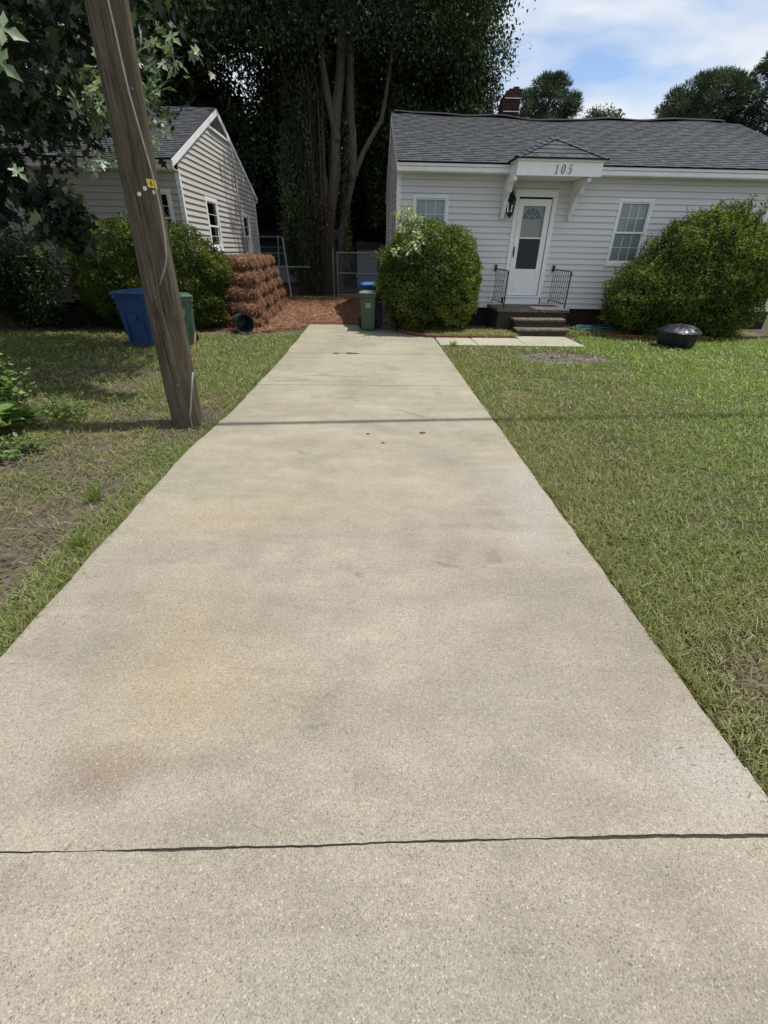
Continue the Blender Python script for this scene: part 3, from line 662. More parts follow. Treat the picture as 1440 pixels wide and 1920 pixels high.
def window(parent, fn, u0, u1, z0, z1, mid, fw=.055, lit=(3, 2), blind=M_blind, trim=M_white, name='window', low_screen=True, muntins=True):
    m = MB()
    for a, b, c, d in ((u0, u1, z1 - fw, z1), (u0, u1, z0, z0 + fw * .9), (u0, u0 + fw, z0 + fw * .9, z1 - fw), (u1 - fw, u1, z0 + fw * .9, z1 - fw)):
        lbox(m, fn, a, b, -.05, .034, c, d)
    lbox(m, fn, u0 - .015, u1 + .015, -.02, .05, z0 - .03, z0 - .001)
    fr = m.build(name, trim, parent, bevel=.004)
    i0, i1 = u0 + fw, u1 - fw; t = z1 - fw; b = z0 + fw * .9
    m = MB()
    for (c, d, w) in ((mid, t, .012), (b, mid + .04, -.012)):   # sashes
        s = .028
        for aa, bb, cc, dd in ((i0, i1, d - s, d), (i0, i1, c, c + s + .01), (i0, i0 + s, c + s + .01, d - s), (i1 - s, i1, c + s + .01, d - s)):
            lbox(m, fn, aa + .0005, bb - .0005, w - .02, w, cc, dd)
    m.build('sash', trim, fr, bevel=.002)
    m = MB()
    if muntins:
        for (c, d, w) in ((mid + .03, t - .028, -.002), (b + .03, mid, -.026)):
            for j in range(1, lit[0]):
                u = i0 + .03 + (i1 - i0 - .06) * j / lit[0]; lbox(m, fn, u - .005, u + .005, w - .008, w, c, d)
            for j in range(1, lit[1]):
                z = c + (d - c) * j / lit[1]; lbox(m, fn, i0 + .03, i1 - .03, w - .0075, w + .001, z - .005, z + .005)
        m.build('muntin_grid', trim, fr)
    m = MB(); 
    for w_, c_, d_ in ((-.016, mid, t), (-.040, b, mid)): m.quad(fn(i0 + .001, w_, c_), fn(i1 - .001, w_, c_), fn(i1 - .001, w_, d_), fn(i0 + .001, w_, d_))
    m.build('pane', M_glass, fr)
    if blind:
        m = MB(); z = b + .01; lbox(m, fn, i0 - .035, i1 + .035, -.064, -.058, b + .001, t - .001)
        while z < t:
            m.quad(fn(i0, -.056, z), fn(i1, -.056, z), fn(i1, -.047, z + .022), fn(i0, -.047, z + .022)); z += .022
        m.build('blind', blind, fr)
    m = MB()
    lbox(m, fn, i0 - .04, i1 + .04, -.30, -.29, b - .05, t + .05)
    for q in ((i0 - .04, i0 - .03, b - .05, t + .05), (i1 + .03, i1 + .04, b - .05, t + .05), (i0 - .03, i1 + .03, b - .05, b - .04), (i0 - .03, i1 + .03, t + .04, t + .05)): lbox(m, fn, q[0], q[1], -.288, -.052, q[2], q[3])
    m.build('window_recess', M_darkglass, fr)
    return fr
def roof_slope(m, uvs, x0, x1, ye, ze, yr, zr, sgn=1, exposure=.135, sag=None):
    ln = math.hypot(yr - ye, zr - ze); n = int(ln / exposure); nx = 40
    dy, dz = (yr - ye) / ln, (zr - ze) / ln; ny, nz = -dz * sgn, abs(dy)
    if sgn < 0: ny = dz
    for k in range(n + 1):
        a = k * exposure; b = min(a + exposure + .01, ln)
        if b <= a: continue
        for i in range(nx):
            u0 = x0 + (x1 - x0) * i / nx; u1 = x0 + (x1 - x0) * (i + 1) / nx
            def pt(u, s, h):
                sg = (sag(u) * s / ln) if sag else 0
                return (u, ye + dy * s + ny * h * 1, ze + dz * s + nz * h + sg)
            hb = .010 + .003 * math.sin(i * 3.1 + k * 1.7)
            m.quad(pt(u0, a, hb), pt(u1, a, hb), pt(u1, b, .001), pt(u0, b, .001)); uvs += [(u0, a + .0005), (u1, a + .0005), (u1, b - .01), (u0, b - .01)]
            m.quad(pt(u0, a, -.004), pt(u1, a, -.004), pt(u1, a, hb), pt(u0, a, hb)); uvs += [(u0, a + .001)] * 2 + [(u1, a + .002)] * 2
def house(root, x0, x1, y0, y1, zb, zs, ze, zr, mats, f_holes, side_holes, side, ov=.37, rake=.05, sag=None):
    ym = (y0 + y1) / 2; sid, white, found = mats
    F = lambda u, w_, z: (u, y0 - w_, z); B = lambda u, w_, z: (u, y1 + w_, z)
    Lf = lambda u, w_, z: (x0 - w_, u, z); Rf = lambda u, w_, z: (x1 + w_, u, z)
    gslope = (zr - ze) / (ym - (y0 - ov)); wt = lambda z: max(0, (z - (ze - .12) - gslope * ov) / gslope)
    wall = siding(MB(), F, lambda z: x0 + .001, lambda z: x1 - .001, zb, zs, f_holes).build('front_wall', sid, root)
    siding(MB(), B, lambda z: x0, lambda z: x1, zb, zs, []).build('rear_wall', sid, root)
    top = ze - .12 + gslope * (ym - y0 + ov)
    for s_, fn in ((-1, Lf), (1, Rf)):
        siding(MB(), fn, lambda z: y0 + wt(z), lambda z: y1 - wt(z), zb, top, side_holes if side == s_ else []).build('gable_wall', sid, root)
    m = MB(); m.box(x0 + .03, x1 - .03, y0 + .03, y1 - .03, -.3, zb + .003); m.build('foundation', found, root)
    m = MB()  # corner boards
    for (cx, sx) in ((x0, 1), (x1, -1)):
        for (cy, sy) in ((y0, 1), (y1, -1)):
            xa, xb = sorted((cx - .026 * sx, cx + .065 * sx)); ya, yb = sorted((cy - .026 * sy, cy)); m.box(xa, xb, ya, yb, zb - .01, zs - .002)
            xa, xb = sorted((cx - .026 * sx, cx)); ya, yb = sorted((cy + .0005 * sy, cy + .065 * sy)); m.box(xa, xb, ya, yb, zb - .01, zs - .002)
    m.build_each('corner_board', white, root, bevel=.003)
    m = MB(); uv = []
    roof_slope(m, uv, x0 - rake, x1 + rake, y0 - ov, ze, ym, zr, 1, sag=sag); roof_slope(m, uv, x0 - rake, x1 + rake, y1 + ov, ze, ym, zr, -1, sag=sag)
    rf = m.build('roof', M_shingle, root, uvs=uv)
    m = MB()  # underside deck, fascia and rake boards
    for s_, (ye, yr) in ((1, (y0 - ov, ym)), (-1, (y1 + ov, ym))):
        m.quad((x0 - rake + .005, ye, ze - .02), (x1 + rake - .005, ye, ze - .02), (x1 + rake - .005, yr, zr - .11), (x0 - rake + .005, yr, zr - .11))
    m.build('roof_deck', M_darkwall, root)
    m = MB()
    for ye, d in ((y0 - ov, 1), (y1 + ov, -1)):
        ya, yb = sorted((ye + .03 * d, ye + .055 * d)); m.box(x0 - rake + .002, x1 + rake - .002, ya, yb, zs + .002, ze - .075)
        ya, yb = sorted((ye + .03 * d, (y0 if d > 0 else y1))); m.box(x0 - rake + .004, x1 + rake - .004, ya, yb, zs - .012, zs)
    m.build_each('fascia', white, root, bevel=.003)
    m = MB()
    for ye, d in ((y0 - ov, 1), (y1 + ov, -1)):
        ya, yb = sorted((ye + .008 * d, ye + .05 * d)); m.box(x0 - rake - .002, x1 + rake + .002, ya, yb, ze - .072, ze - .022)
    m.build_each('drip_moulding', M_cream, root, bevel=.003)
    m = MB()
    for xr_, d in ((x0 - rake, -1), (x1 + rake, 1)):
        for ye, sy in ((y0 - ov, 1), (y1 + ov, -1)):
            xa, xb = sorted((xr_ - .002 * d, xr_ - .028 * d)); h = .13; yy = ye + .01 * sy; ymm = ym - .001 * sy; zt = ze - .015; zr_ = zr; zr = zr - (.05 if (sag and d > 0) else 0)
            m.hexa([(xa, yy, zt - h), (xb, yy, zt - h), (xb, ymm, zr - .018 - h), (xa, ymm, zr - .018 - h), (xa, yy, zt), (xb, yy, zt), (xb, ymm, zr - .018), (xa, ymm, zr - .018)]); zr = zr_
    m.build_each('rake_board', white, root, bevel=.002)
    return rf, F, Lf, Rf

# ---------------- white house 105
H = empty('house', (.6, 12, 0), 'pale grey clapboard cottage with a dark shingle roof and 105 over its white door', 'house')
WIN = [(.94, 1.73, 1.38, 2.66), (5.56, 6.34, 1.38, 2.665), (8.98, 9.76, 1.38, 2.64)]
DOOR = (3.20, 4.15, .51, 2.77)
sag = lambda u: .035 * math.sin(u * .9 + .4) + .02 * math.sin(u * 2.3) - .02
rf, F, Lf, Rf = house(H, .6, 10.05, 12.0, 19.3, .42, 3.05, 3.20, 4.75, (M_siding, M_white, M_brick_dark), WIN + [DOOR], [], -1, sag=sag)
m = MB(); pts = [(x, 15.64 + .01 * math.sin(x * 3), 4.775 + sag(x) + .012 * math.sin(x * 4.1)) for x in np.linspace(.62, 9.55, 60)]
rings = [[(x, y - .16, z - .045), (x, y - .15, z - .035), (x, y - .02, z + .010), (x, y + .02, z + .010), (x, y + .15, z - .035), (x, y + .16, z - .045)] for x, y, z in pts]
m.rings(rings, True, True); m.build('ridge_vent', M_black_ridge, rf)
# chimney, a worn top of loose bricks
m = MB(); m.box(3.54, 4.00, 15.75, 16.25, 4.3, 5.12); m.box(3.56, 4.03, 15.73, 16.27, 5.121, 5.21); m.box(3.61, 4.02, 15.76, 16.24, 5.211, 5.28); m.box(3.68, 4.04, 15.78, 16.2, 5.281, 5.345); m.box(3.80, 3.95, 15.8, 16.1, 5.346, 5.39)
ch = m.build('chimney', M_brick_red, rf, bevel=.012)
m = MB()
for z in (4.86, 5.13): m.box(3.57, 4.01, 15.72, 15.7485 if z < 5 else 15.728, z, z + .016)
m.build_each('mortar_band', M_white, ch)
for wv in WIN: window(H, F, *wv, 2.01)
# grey conduit at the left corner
m = MB(); m.tube([(.54, 12.25, .3), (.54, 12.25, 3.1)], .02); m.tube([(.53, 12.6, .3), (.53, 12.6, 3.0), (.5, 12.6, 3.3)], .025); m.build_each('conduit', M_pipe, H, smooth=True)
# door surround and storm door
m = MB()
for a, b, c, d in ((3.20, 3.295, .69, 2.665), (4.055, 4.15, .69, 2.665), (3.20, 4.15, 2.666, 2.77)): lbox(m, F, a, b, -.06, .04, c, d)
lbox(m, F, 3.19, 4.16, -.06, .055, 2.771, 2.80); lbox(m, F, 3.24, 4.12, -.06, .03, .51, .655); lbox(m, F, 3.20, 4.15, -.06, .06, .656, .689)
m.build('door_surround', M_white, H, bevel=.004)
D = MB()
for a, b, c, d in ((3.31, 3.425, .70, 2.63), (3.92, 4.04, .70, 2.63), (3.426, 3.919, 2.50, 2.63), (3.426, 3.919, 1.875, 1.905), (3.426, 3.919, .70, 1.265)): lbox(D, F, a, b, -.03, .012, c, d)
door = D.build('storm_door', M_white, H, bevel=.004)
m = MB(); m.quad(F(3.426, -.01, 1.906), F(3.919, -.01, 1.906), F(3.919, -.01, 2.499), F(3.426, -.01, 2.499)); m.build('upper_glass', M_glass, door)
m = MB(); lbox(m, F, 3.426, 3.919, -.014, -.010, 1.266, 1.874); m.build('lower_screen', M_screen, door)
m = MB(); lbox(m, F, 3.325, 3.345, .012, .045, 1.50, 1.72); lbox(m, F, 3.318, 3.352, .012, .02, 1.56, 1.66); m.build('handle', M_black, door, bevel=.004)
m = MB(); lbox(m, F, 3.31, 4.04, -.13, -.10, .70, 2.63); inner = m.build('inner_door', M_curtain, H)
cx, cz, r = 3.672, 2.25, .225
m = MB(); pts = [(cx + r * math.cos(a), -.095, cz + r * 1.0 * math.sin(a)) for a in np.linspace(0, math.pi, 20)]; m.poly([F(*p) for p in pts]); m.build('fanlight', M_fan, inner)
m = MB()
for a in (R(0), R(36), R(72), R(108), R(144), R(180)):
    p = [F(cx + q * math.cos(a), -.088, cz + .01 + q * math.sin(a)) for q in (.07, .225)]; m.tube(p, .006, 6)
for q in (.07, .228): m.tube([F(cx + q * math.cos(a), -.088, cz + .005 + q * math.sin(a)) for a in np.linspace(0, math.pi, 16)], .007, 6)
m.build('fanlight_muntins', M_white, inner)
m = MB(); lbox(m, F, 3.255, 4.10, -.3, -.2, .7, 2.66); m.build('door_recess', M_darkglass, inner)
# canopy
m = MB()
m.box(2.93, 4.65, 11.10, 11.125, 2.94, 3.17)
for xa, xb in ((2.93, 2.955), (4.625, 4.65)): m.box(xa, xb, 11.126, 11.975, 2.94, 3.17)
m.box(2.956, 4.624, 11.126, 11.975, 2.96, 2.975)
cn = m.build('canopy', M_white, H, bevel=.003)
m = MB(); m.box(2.905, 4.675, 11.075, 11.126, 3.171, 3.215)
for xa, xb in ((2.905, 2.955), (4.625, 4.675)): m.box(xa, xb, 11.1265, 11.62, 3.171, 3.215)
m.build('canopy_moulding', M_cream, cn, bevel=.006)
m = MB(); uv = []
ap = (3.79, 11.77, 3.66); bk = (3.79, 13.0, 3.66); A_, B_ = (2.87, 11.04, 3.222), (4.71, 11.04, 3.222)
lb, rb = (2.87, 11.72, 3.222), (4.71, 11.72, 3.222)
def shtri(P, Q, apx, apy):   # courses between eave edge P-Q and upper edge apx-apy
    n = 5
    for k in range(n):
        a, b = k / n, (k + 1) / n
        L0, R0 = Vector(P).lerp(Vector(apx), a), Vector(Q).lerp(Vector(apy), a); L1, R1 = Vector(P).lerp(Vector(apx), b), Vector(Q).lerp(Vector(apy), b)
        h = Vector((0, -.002, .012)); hh = Vector((0, 0, .001))
        m.quad(tuple(L0 + h), tuple(R0 + h), tuple(R1 + hh), tuple(L1 + hh)); m.quad(tuple(L0 - h), tuple(R0 - h), tuple(R0 + h), tuple(L0 + h))
        e = (Vector(Q) - Vector(P)).normalized(); 
        for q in (L0, R0, R1, L1): uv.append((q.dot(e), k * .135 + (.134 if q in (R1, L1) else .001)))
        for q in range(4): uv.append((0, k * .135 + .002))
shtri(A_, B_, ap, ap); shtri(lb, A_, bk, ap); shtri(B_, rb, ap, bk)
cr_ = m.build('canopy_roof', M_shingle, cn, uvs=uv)
m = MB()
def caps(p, q, n):
    p, q = Vector(p), Vector(q); d = (q - p).normalized(); s = d.cross(Vector((0, 0, 1))).normalized()
    for i in range(n):
        a = p.lerp(q, i / n); b = p.lerp(q, (i + 1.15) / n); za = Vector((0, 0, .028)); zb_ = Vector((0, 0, .012)); dn = Vector((0, 0, -.035))
        m.quad(tuple(a + s * .09 + dn + za), tuple(a + za), tuple(b + zb_), tuple(b + s * .09 + dn + zb_)); m.quad(tuple(a + za), tuple(a - s * .09 + dn + za), tuple(b - s * .09 + dn + zb_), tuple(b + zb_))
caps(A_, ap, 8); caps(B_, ap, 8); caps(ap, bk, 9)
m.build('hip_caps', M_shingle, cn, uvs=[((i % 7) * .03 + (i // 8) * .24, .05) for i in range(len(m.v))])
# brackets
prof = [(0, 2.25), (0, 2.938), (.80, 2.938), (.80, 2.87), (.70, 2.84), (.60, 2.82), (.54, 2.76), (.50, 2.70), (.44, 2.69), (.36, 2.66), (.28, 2.58), (.22, 2.48), (.17, 2.38), (.12, 2.31), (.10, 2.25)]
for x in (2.90, 4.42): 
    MB().prism(prof, lambda a, b, d: (d, 11.975 - a, b), x, x + .075).build('bracket', M_white, cn, bevel=.004)
# house number 1 0 5 with thick and thin strokes, slanted
def stroke(m, pts, ws, sl=.16, ox=0, oz=0, s=1.0):
    Lp, Rp = [], []
    for i, (x, z) in enumerate(pts):
        a = pts[max(0, i - 1)]; b = pts[min(len(pts) - 1, i + 1)]; dx, dz = b[0] - a[0], b[1] - a[1]; l = math.hypot(dx, dz) or 1
        nx_, nz_ = -dz / l * ws[i] / 2, dx / l * ws[i] / 2
        for lst, sg in ((Lp, 1), (Rp, -1)):
            xx, zz = x + sg * nx_, z + sg * nz_; lst.append((ox + (xx + sl * zz) * s, oz + zz * s))
    for i in range(len(pts) - 1):
        q = [Lp[i], Lp[i + 1], Rp[i + 1], Rp[i]]
        q = [(3.83 + (p[0] - 3.83) * .86, p[1]) for p in q]; m.hexa([(p[0], 11.088, p[1]) for p in q] + [(p[0], 11.098, p[1]) for p in q])
def numerals():
    H_ = .150; z0 = 2.978
    m = MB(); stroke(m, [(.0, .0), (.0, .5), (.0, .93)], [.11, .10, .10], ox=3.70, oz=z0, s=H_); stroke(m, [(-.17, 0.02), (.17, 0.02)], [.045, .045], ox=3.70, oz=z0, s=H_); stroke(m, [(.03, .98), (-.07, .86), (-.20, .78)], [.06, .06, .02], ox=3.70, oz=z0, s=H_); m.build('house_digit', M_black, cn)
    m = MB(); a = np.linspace(0, 2 * math.pi, 25); stroke(m, [(.22 * math.cos(t), .5 + .48 * math.sin(t)) for t in a], [.04 + .09 * abs(math.cos(t)) for t in a], ox=3.85, oz=z0, s=H_); m.build('house_digit', M_black, cn)
    m = MB(); stroke(m, [(-.10, .93), (.12, .93), (.26, .99)], [.07, .09, .03], ox=4.01, oz=z0, s=H_); stroke(m, [(-.10, .96), (-.14, .55)], [.04, .04], ox=4.01, oz=z0, s=H_)
    a = np.linspace(R(125), R(-150), 18); stroke(m, [(-.03 + .23 * math.cos(t), .30 + .28 * math.sin(t)) for t in a], [.04 + .09 * max(0, math.cos(t)) for t in a], ox=4.01, oz=z0, s=H_)
    m.build('house_digit', M_black, cn)
numerals()
# wall lantern
m = MB(); x, y, z = 3.085, 11.86, 2.36
m.box(x - .04, x + .04, 11.955, 11.978, z + .05, z + .33)
m.tube([(x, 11.96, z + .25), (x, 11.92, z + .36), (x, y, z + .40), (x, y, z + .32)], .009, 6)
m.lathe([(.002, .33), (.02, .30), (.03, .27), (.085, .20), (.088, .19), (.07, .188)], (x, y, z), 8)
m.lathe([(.055, 0.0), (.05, -.03), (.02, -.06), (.002, -.09)], (x, y, z), 8); m.lathe([(.002, .004), (.057, .004), (.057, -.006)], (x, y, z), 8)
for j in range(6):
    a = 2 * math.pi * j / 6; m.tube([(x + .055 * math.cos(a), y + .055 * math.sin(a), z), (x + .075 * math.cos(a), y + .075 * math.sin(a), z + .19)], .006, 5)
m.v = [(x + (p[0] - x) * 1.3, 11.97 + (p[1] - 11.97) * 1.3, z + (p[2] - z) * 1.25) for p in m.v]
lan = m.build('wall_lantern', M_black, H)
m = MB(); m.lathe([(.048, .006), (.066, .187)], (x, y, z), 6); m.v = [(x + (p[0] - x) * 1.3, 11.97 + (p[1] - 11.97) * 1.3, z + (p[2] - z) * 1.25) for p in m.v]; m.build('lantern_glass', M_glass, lan)
# porch, steps, railings
m = MB(); m.box(2.90, 4.47, 11.0, 12.028, -.1, .43); porch = m.build('porch', M_brick_grey, H, bevel=.006)
m = MB(); m.box(2.86, 4.51, 10.95, 11.975, .431, .50); m.build('porch_slab', M_porch, porch, bevel=.012)
m = MB(); m.box(3.23, 4.34, 10.72, 10.999, -.1, .27); m.box(3.25, 4.33, 10.46, 10.719, -.1, .10); m.build_each('step_riser', M_brick_grey, porch, bevel=.006)
m = MB(); m.box(3.19, 4.37, 10.69, 10.999, .271, .325); m.build('step_tread', M_porch, porch, bevel=.016)
m = MB(); m.box(3.19, 4.40, 10.42, 10.718, .101, .155); m.build('step_tread', M_porch, porch, bevel=.016)
for x0_, x1_ in ((2.955, 3.02), (4.33, 4.42)):
    m = MB(); ya, yb = 11.92, 11.06
    P = lambda t, z: (x0_ + (x1_ - x0_) * t, ya + (yb - ya) * t, z)
    m.tube([P(0, 1.27), P(1, 1.25)], .011, 6); m.tube([P(0, .61), P(1, .60)], .010, 6)
    m.tube([P(1, .50), P(1, 1.25)], .016, 6); m.tube([P(1.0, 1.24), P(1.04, 1.22), P(1.03, 1.17)], .012, 6)
    m.tube([P(0, .61), P(-.02, .58), P(0, .55)], .011, 6); m.box(x0_ - .025, x0_ + .025, ya, ya + .05, 1.22, 1.35)
    for j in range(8): m.tube([P((j + .3) / 8.4, .605), P((j + .3) / 8.4, 1.26)], .0065, 5)
    m.build('railing', M_black, porch)

# ---------------- beige house on the left
H2 = empty('house', (-4.1, 11.9, 0), 'beige clapboard house with dark roof and gable vent behind the utility pole', 'house')
G = [(13.42, 14.42, 1.54, 2.68), (17.05, 17.95, .9, 2.56)]
rf2, F2, L2, R2 = house(H2, -14.0, -4.07, 11.9, 19.15, .42, 2.98, 3.14, 4.74, (M_siding2, M_white, M_brick_dark), [(-5.1, -4.30, 1.62, 2.66), (-9.2, -8.3, 1.5, 2.66)], G, 1)
window(H2, R2, *G[0], 2.05, lit=(1, 2), blind=None, fw=.09); window(H2, R2, *G[1], 1.9, lit=(1, 2), blind=None, fw=.09)
window(H2, F2, -5.1, -4.30, 1.62, 2.66, 2.12, lit=(2, 2), blind=None, fw=.07); window(H2, F2, -9.2, -8.3, 1.5, 2.66, 2.05, lit=(2, 2), blind=None, fw=.07)
# triangular gable vent with louvres
m = MB(); ymm = 15.525; tz = 4.56; bz = 4.22; hw = (tz - bz) / .405
m.prism([(ymm - hw, bz), (ymm + hw, bz), (ymm, tz)], lambda a, b, d: (d, a, b), -4.06, -4.028); vt = m.build('gable_vent', M_darkglass, H2)
m = MB()
for k in range(6):
    z = bz + .03 + k * .045; q = (tz - z) / .405 - .06
    if q > 0: m.hexa([(-4.027, ymm - q, z + .014), (-4.0, ymm - q, z), (-4.0, ymm + q, z), (-4.027, ymm + q, z + .014), (-4.027, ymm - q, z + .017), (-4.0, ymm - q, z + .003), (-4.0, ymm + q, z + .003), (-4.027, ymm + q, z + .017)])
m.build('louvre', M_siding2, vt)
m = MB(); m.box(-4.062, -4.005, ymm - hw - .1, ymm + hw + .1, bz - .05, bz)
m.build('vent_frame', M_white, vt)
m = MB(); m.tube([(-4.02, 16.62, 3.95), (-4.02, 16.68, 2.9), (-4.02, 16.74, 1.9)], .022, 8); m.tube([(-4.02, 16.6, 3.3), (-4.02, 16.63, 3.95), (-4.06, 16.64, 4.12)], .03, 8); m.build('service_conduit', M_siding2, H2, smooth=True)
m = MB(); m.box(-4.05, -3.93, 16.66, 16.86, 1.5, 1.9); m.build('meter_box', M_galv, H2, bevel=.01)

# ================================================================== UTILITY POLE
PO = empty('utility_pole', (-1.94, 4.66, 0), 'weathered wooden utility pole leaning slightly at the left edge of the driveway', 'utility pole')
m = MB(); rings = []; seg = 56
for k in range(100):
    z = -.3 + k * .1; r = .150 - .0022 * z + .004 * math.sin(z * 2.2)
    if z < .1: r += .012 * (.1 - z)
    cxp = -1.943 + .018 * z - .012 * math.sin(z * 1.1); row = []
    ca = R(-82) + .22 * math.sin(z * .9) - .16 * max(0, z - 1.5)     # a long drying crack
    for j in range(seg):
        a = 2 * math.pi * j / seg
        d = abs((a - ca + math.pi) % (2 * math.pi) - math.pi)
        depth = .024 * math.exp(-(d / .075) ** 2) * (1 if 1.3 < z < 9 else max(0, (z - .9) / .4) if z > .9 else 0)
        rr = r - depth + .0022 * math.sin(a * 9 + z * .7) + .0015 * math.sin(a * 23 + z * 1.9)
        row.append((cxp + rr * math.cos(a), 4.66 + rr * math.sin(a), z))
    rings.append(row)
m.rings(rings); pole = m.build('pole_shaft', M_pole, PO, smooth=True)
m = MB(); m.tube([(-1.80, 4.520, 9.0), (-1.815, 4.512, 3.06), (-1.80, 4.508, 2.6), (-1.748, 4.515, 2.1), (-1.738, 4.517, 1.88), (-1.735, 4.49, 1.68), (-1.742, 4.46, 1.53), (-1.775, 4.46, 1.44), (-1.83, 4.48, 1.36), (-1.87, 4.50, 1.30)], .0068, 8); m.build('ground_wire', M_wire, PO, smooth=True)
m = MB()
for z, rr in ((1.10, .10), (1.115, .108), (1.10, .115)):
    m.tube([(-1.765 + rr * math.cos(a) , 4.485 + .03 * math.sin(a * 2), z + rr * .95 * math.sin(a)) for a in np.linspace(0, 2 * math.pi * .97, 34)], .0013, 5)
m.build('wire_coil', M_cable, PO)
m = MB(); m.tube([(-1.845, 4.50, -.1), (-1.83, 4.47, .12), (-1.76, 4.46, .38), (-1.71, 4.455, .56)], .0085, 8); m.build('lower_conduit', M_pipe, PO, smooth=True)
m = MB(); m.tube([(-1.71, 4.455, .55), (-1.665, 4.45, .72), (-1.615, 4.45, .92)], .0055, 6); m.build('copper_lead', M_copper, PO, smooth=True)
# tag plates facing the street, on the curve of the pole
def on_pole(x, z, out=.004):
    out += .004
    cxp = -1.943 + .018 * z - .012 * math.sin(z * 1.1); r = .150 - .0022 * z + .004 * math.sin(z * 2.2); dx = max(-r * .98, min(r * .98, x - cxp)); return (x, 4.66 - math.sqrt(r * r - dx * dx) - out, z)
m = MB(); c0, c1 = on_pole(-1.815, 2.04, .012), on_pole(-1.766, 2.04, .022)
m.hexa([(c0[0], c0[1], 2.015), (c1[0], c1[1], 2.012), (c1[0], c1[1] + .004, 2.012), (c0[0], c0[1] + .004, 2.015), (c0[0] - .004, c0[1], 2.072), (c1[0] - .004, c1[1], 2.069), (c1[0] - .004, c1[1] + .004, 2.069), (c0[0] - .004, c0[1] + .004, 2.072)])
tg = m.build('yellow_tag', M_yellow, PO)
m = MB(); px, py, pz = (c0[0] + c1[0]) / 2 - .002, (c0[1] + c1[1]) / 2 - .001, 2.042; an = math.atan2(c1[1] - c0[1], c1[0] - c0[0])
pts = [(.007, .015), (.0, .017), (-.006, .011), (-.008, .0), (-.007, -.009), (.0, -.014), (.007, -.009), (.007, -.002), (.0, .003), (-.007, -.003)]
m.tube([(px + a * math.cos(an), py - .002 + a * math.sin(an), pz + b) for a, b in pts], .0026, 5); m.build('tag_digit', M_black, tg)
for (x, z) in ((-1.838, 2.005), (-1.885, 1.965), (-1.795, 1.985)):
    p = on_pole(x, z, .003); MB().tube([(p[0], p[1] + .004, p[2]), (p[0], p[1] - .003, p[2])], .0155, 14).build('survey_disc', M_sticker, PO)
for (x, z) in ((-1.79, 2.62), (-1.90, .42), (-1.9, .30), (-1.93, 1.2)):
    p = on_pole(x, z, .0); MB().tube([(p[0], p[1] + .01, p[2]), (p[0], p[1] - .008, p[2])], .006, 8).build('nail', M_galv, PO)
# the overhead cables whose shadow crosses the driveway
CB = empty('overhead_cable', (-1.94, 4.66, 7.2), 'thick black overhead cable bundle strung above the driveway from the pole', 'cable')
m = MB()
m.tube([(-45 + i * 3, 4.66 + (-45 + i * 3) * .075 + .1, 7.6 - .9 * math.sin(math.pi * ((i * 3) % 45) / 45)) for i in range(31)], .042, 8)
m.build('cable_bundle', M_cable, CB, smooth=True)

# ================================================================== PLANTS
def bush_points(n, c, rx, ry, h, shell=.72, p=2.5, lump=.16, off=0, taper=0.0):
    u = rdir(n); th = np.arctan2(u[:, 1], u[:, 0]); ph = u[:, 2]
    sup = (np.abs(u[:, 0]) ** p + np.abs(u[:, 1]) ** p + np.abs(u[:, 2]) ** p) ** (-1 / p)
    lm = 1 + lump * (fbm(th * 1.3 + 7, ph * 2.2, 1.6, off, 4) - .5) * 2 + .30 * (fbm(th * 3, ph * 4.5, 1.5, off + 30, 3) - .5)
    dep = np.where(rng.random(n) < shell, 1 - np.abs(rng.normal(0, .075, n)) + .035, rng.uniform(.35, .98, n))
    r = sup * lm * dep
    q = u * r[:, None]; q = np.stack([q[:, 0] * rx * (1 - taper * np.clip(q[:, 2], 0, 1)), q[:, 1] * ry, (q[:, 2] * .5 + .5)], 1)
    P = np.stack([c[0] + q[:, 0], c[1] + q[:, 1], q[:, 2] * h * 1.03 + .03], 1)
    return P, u
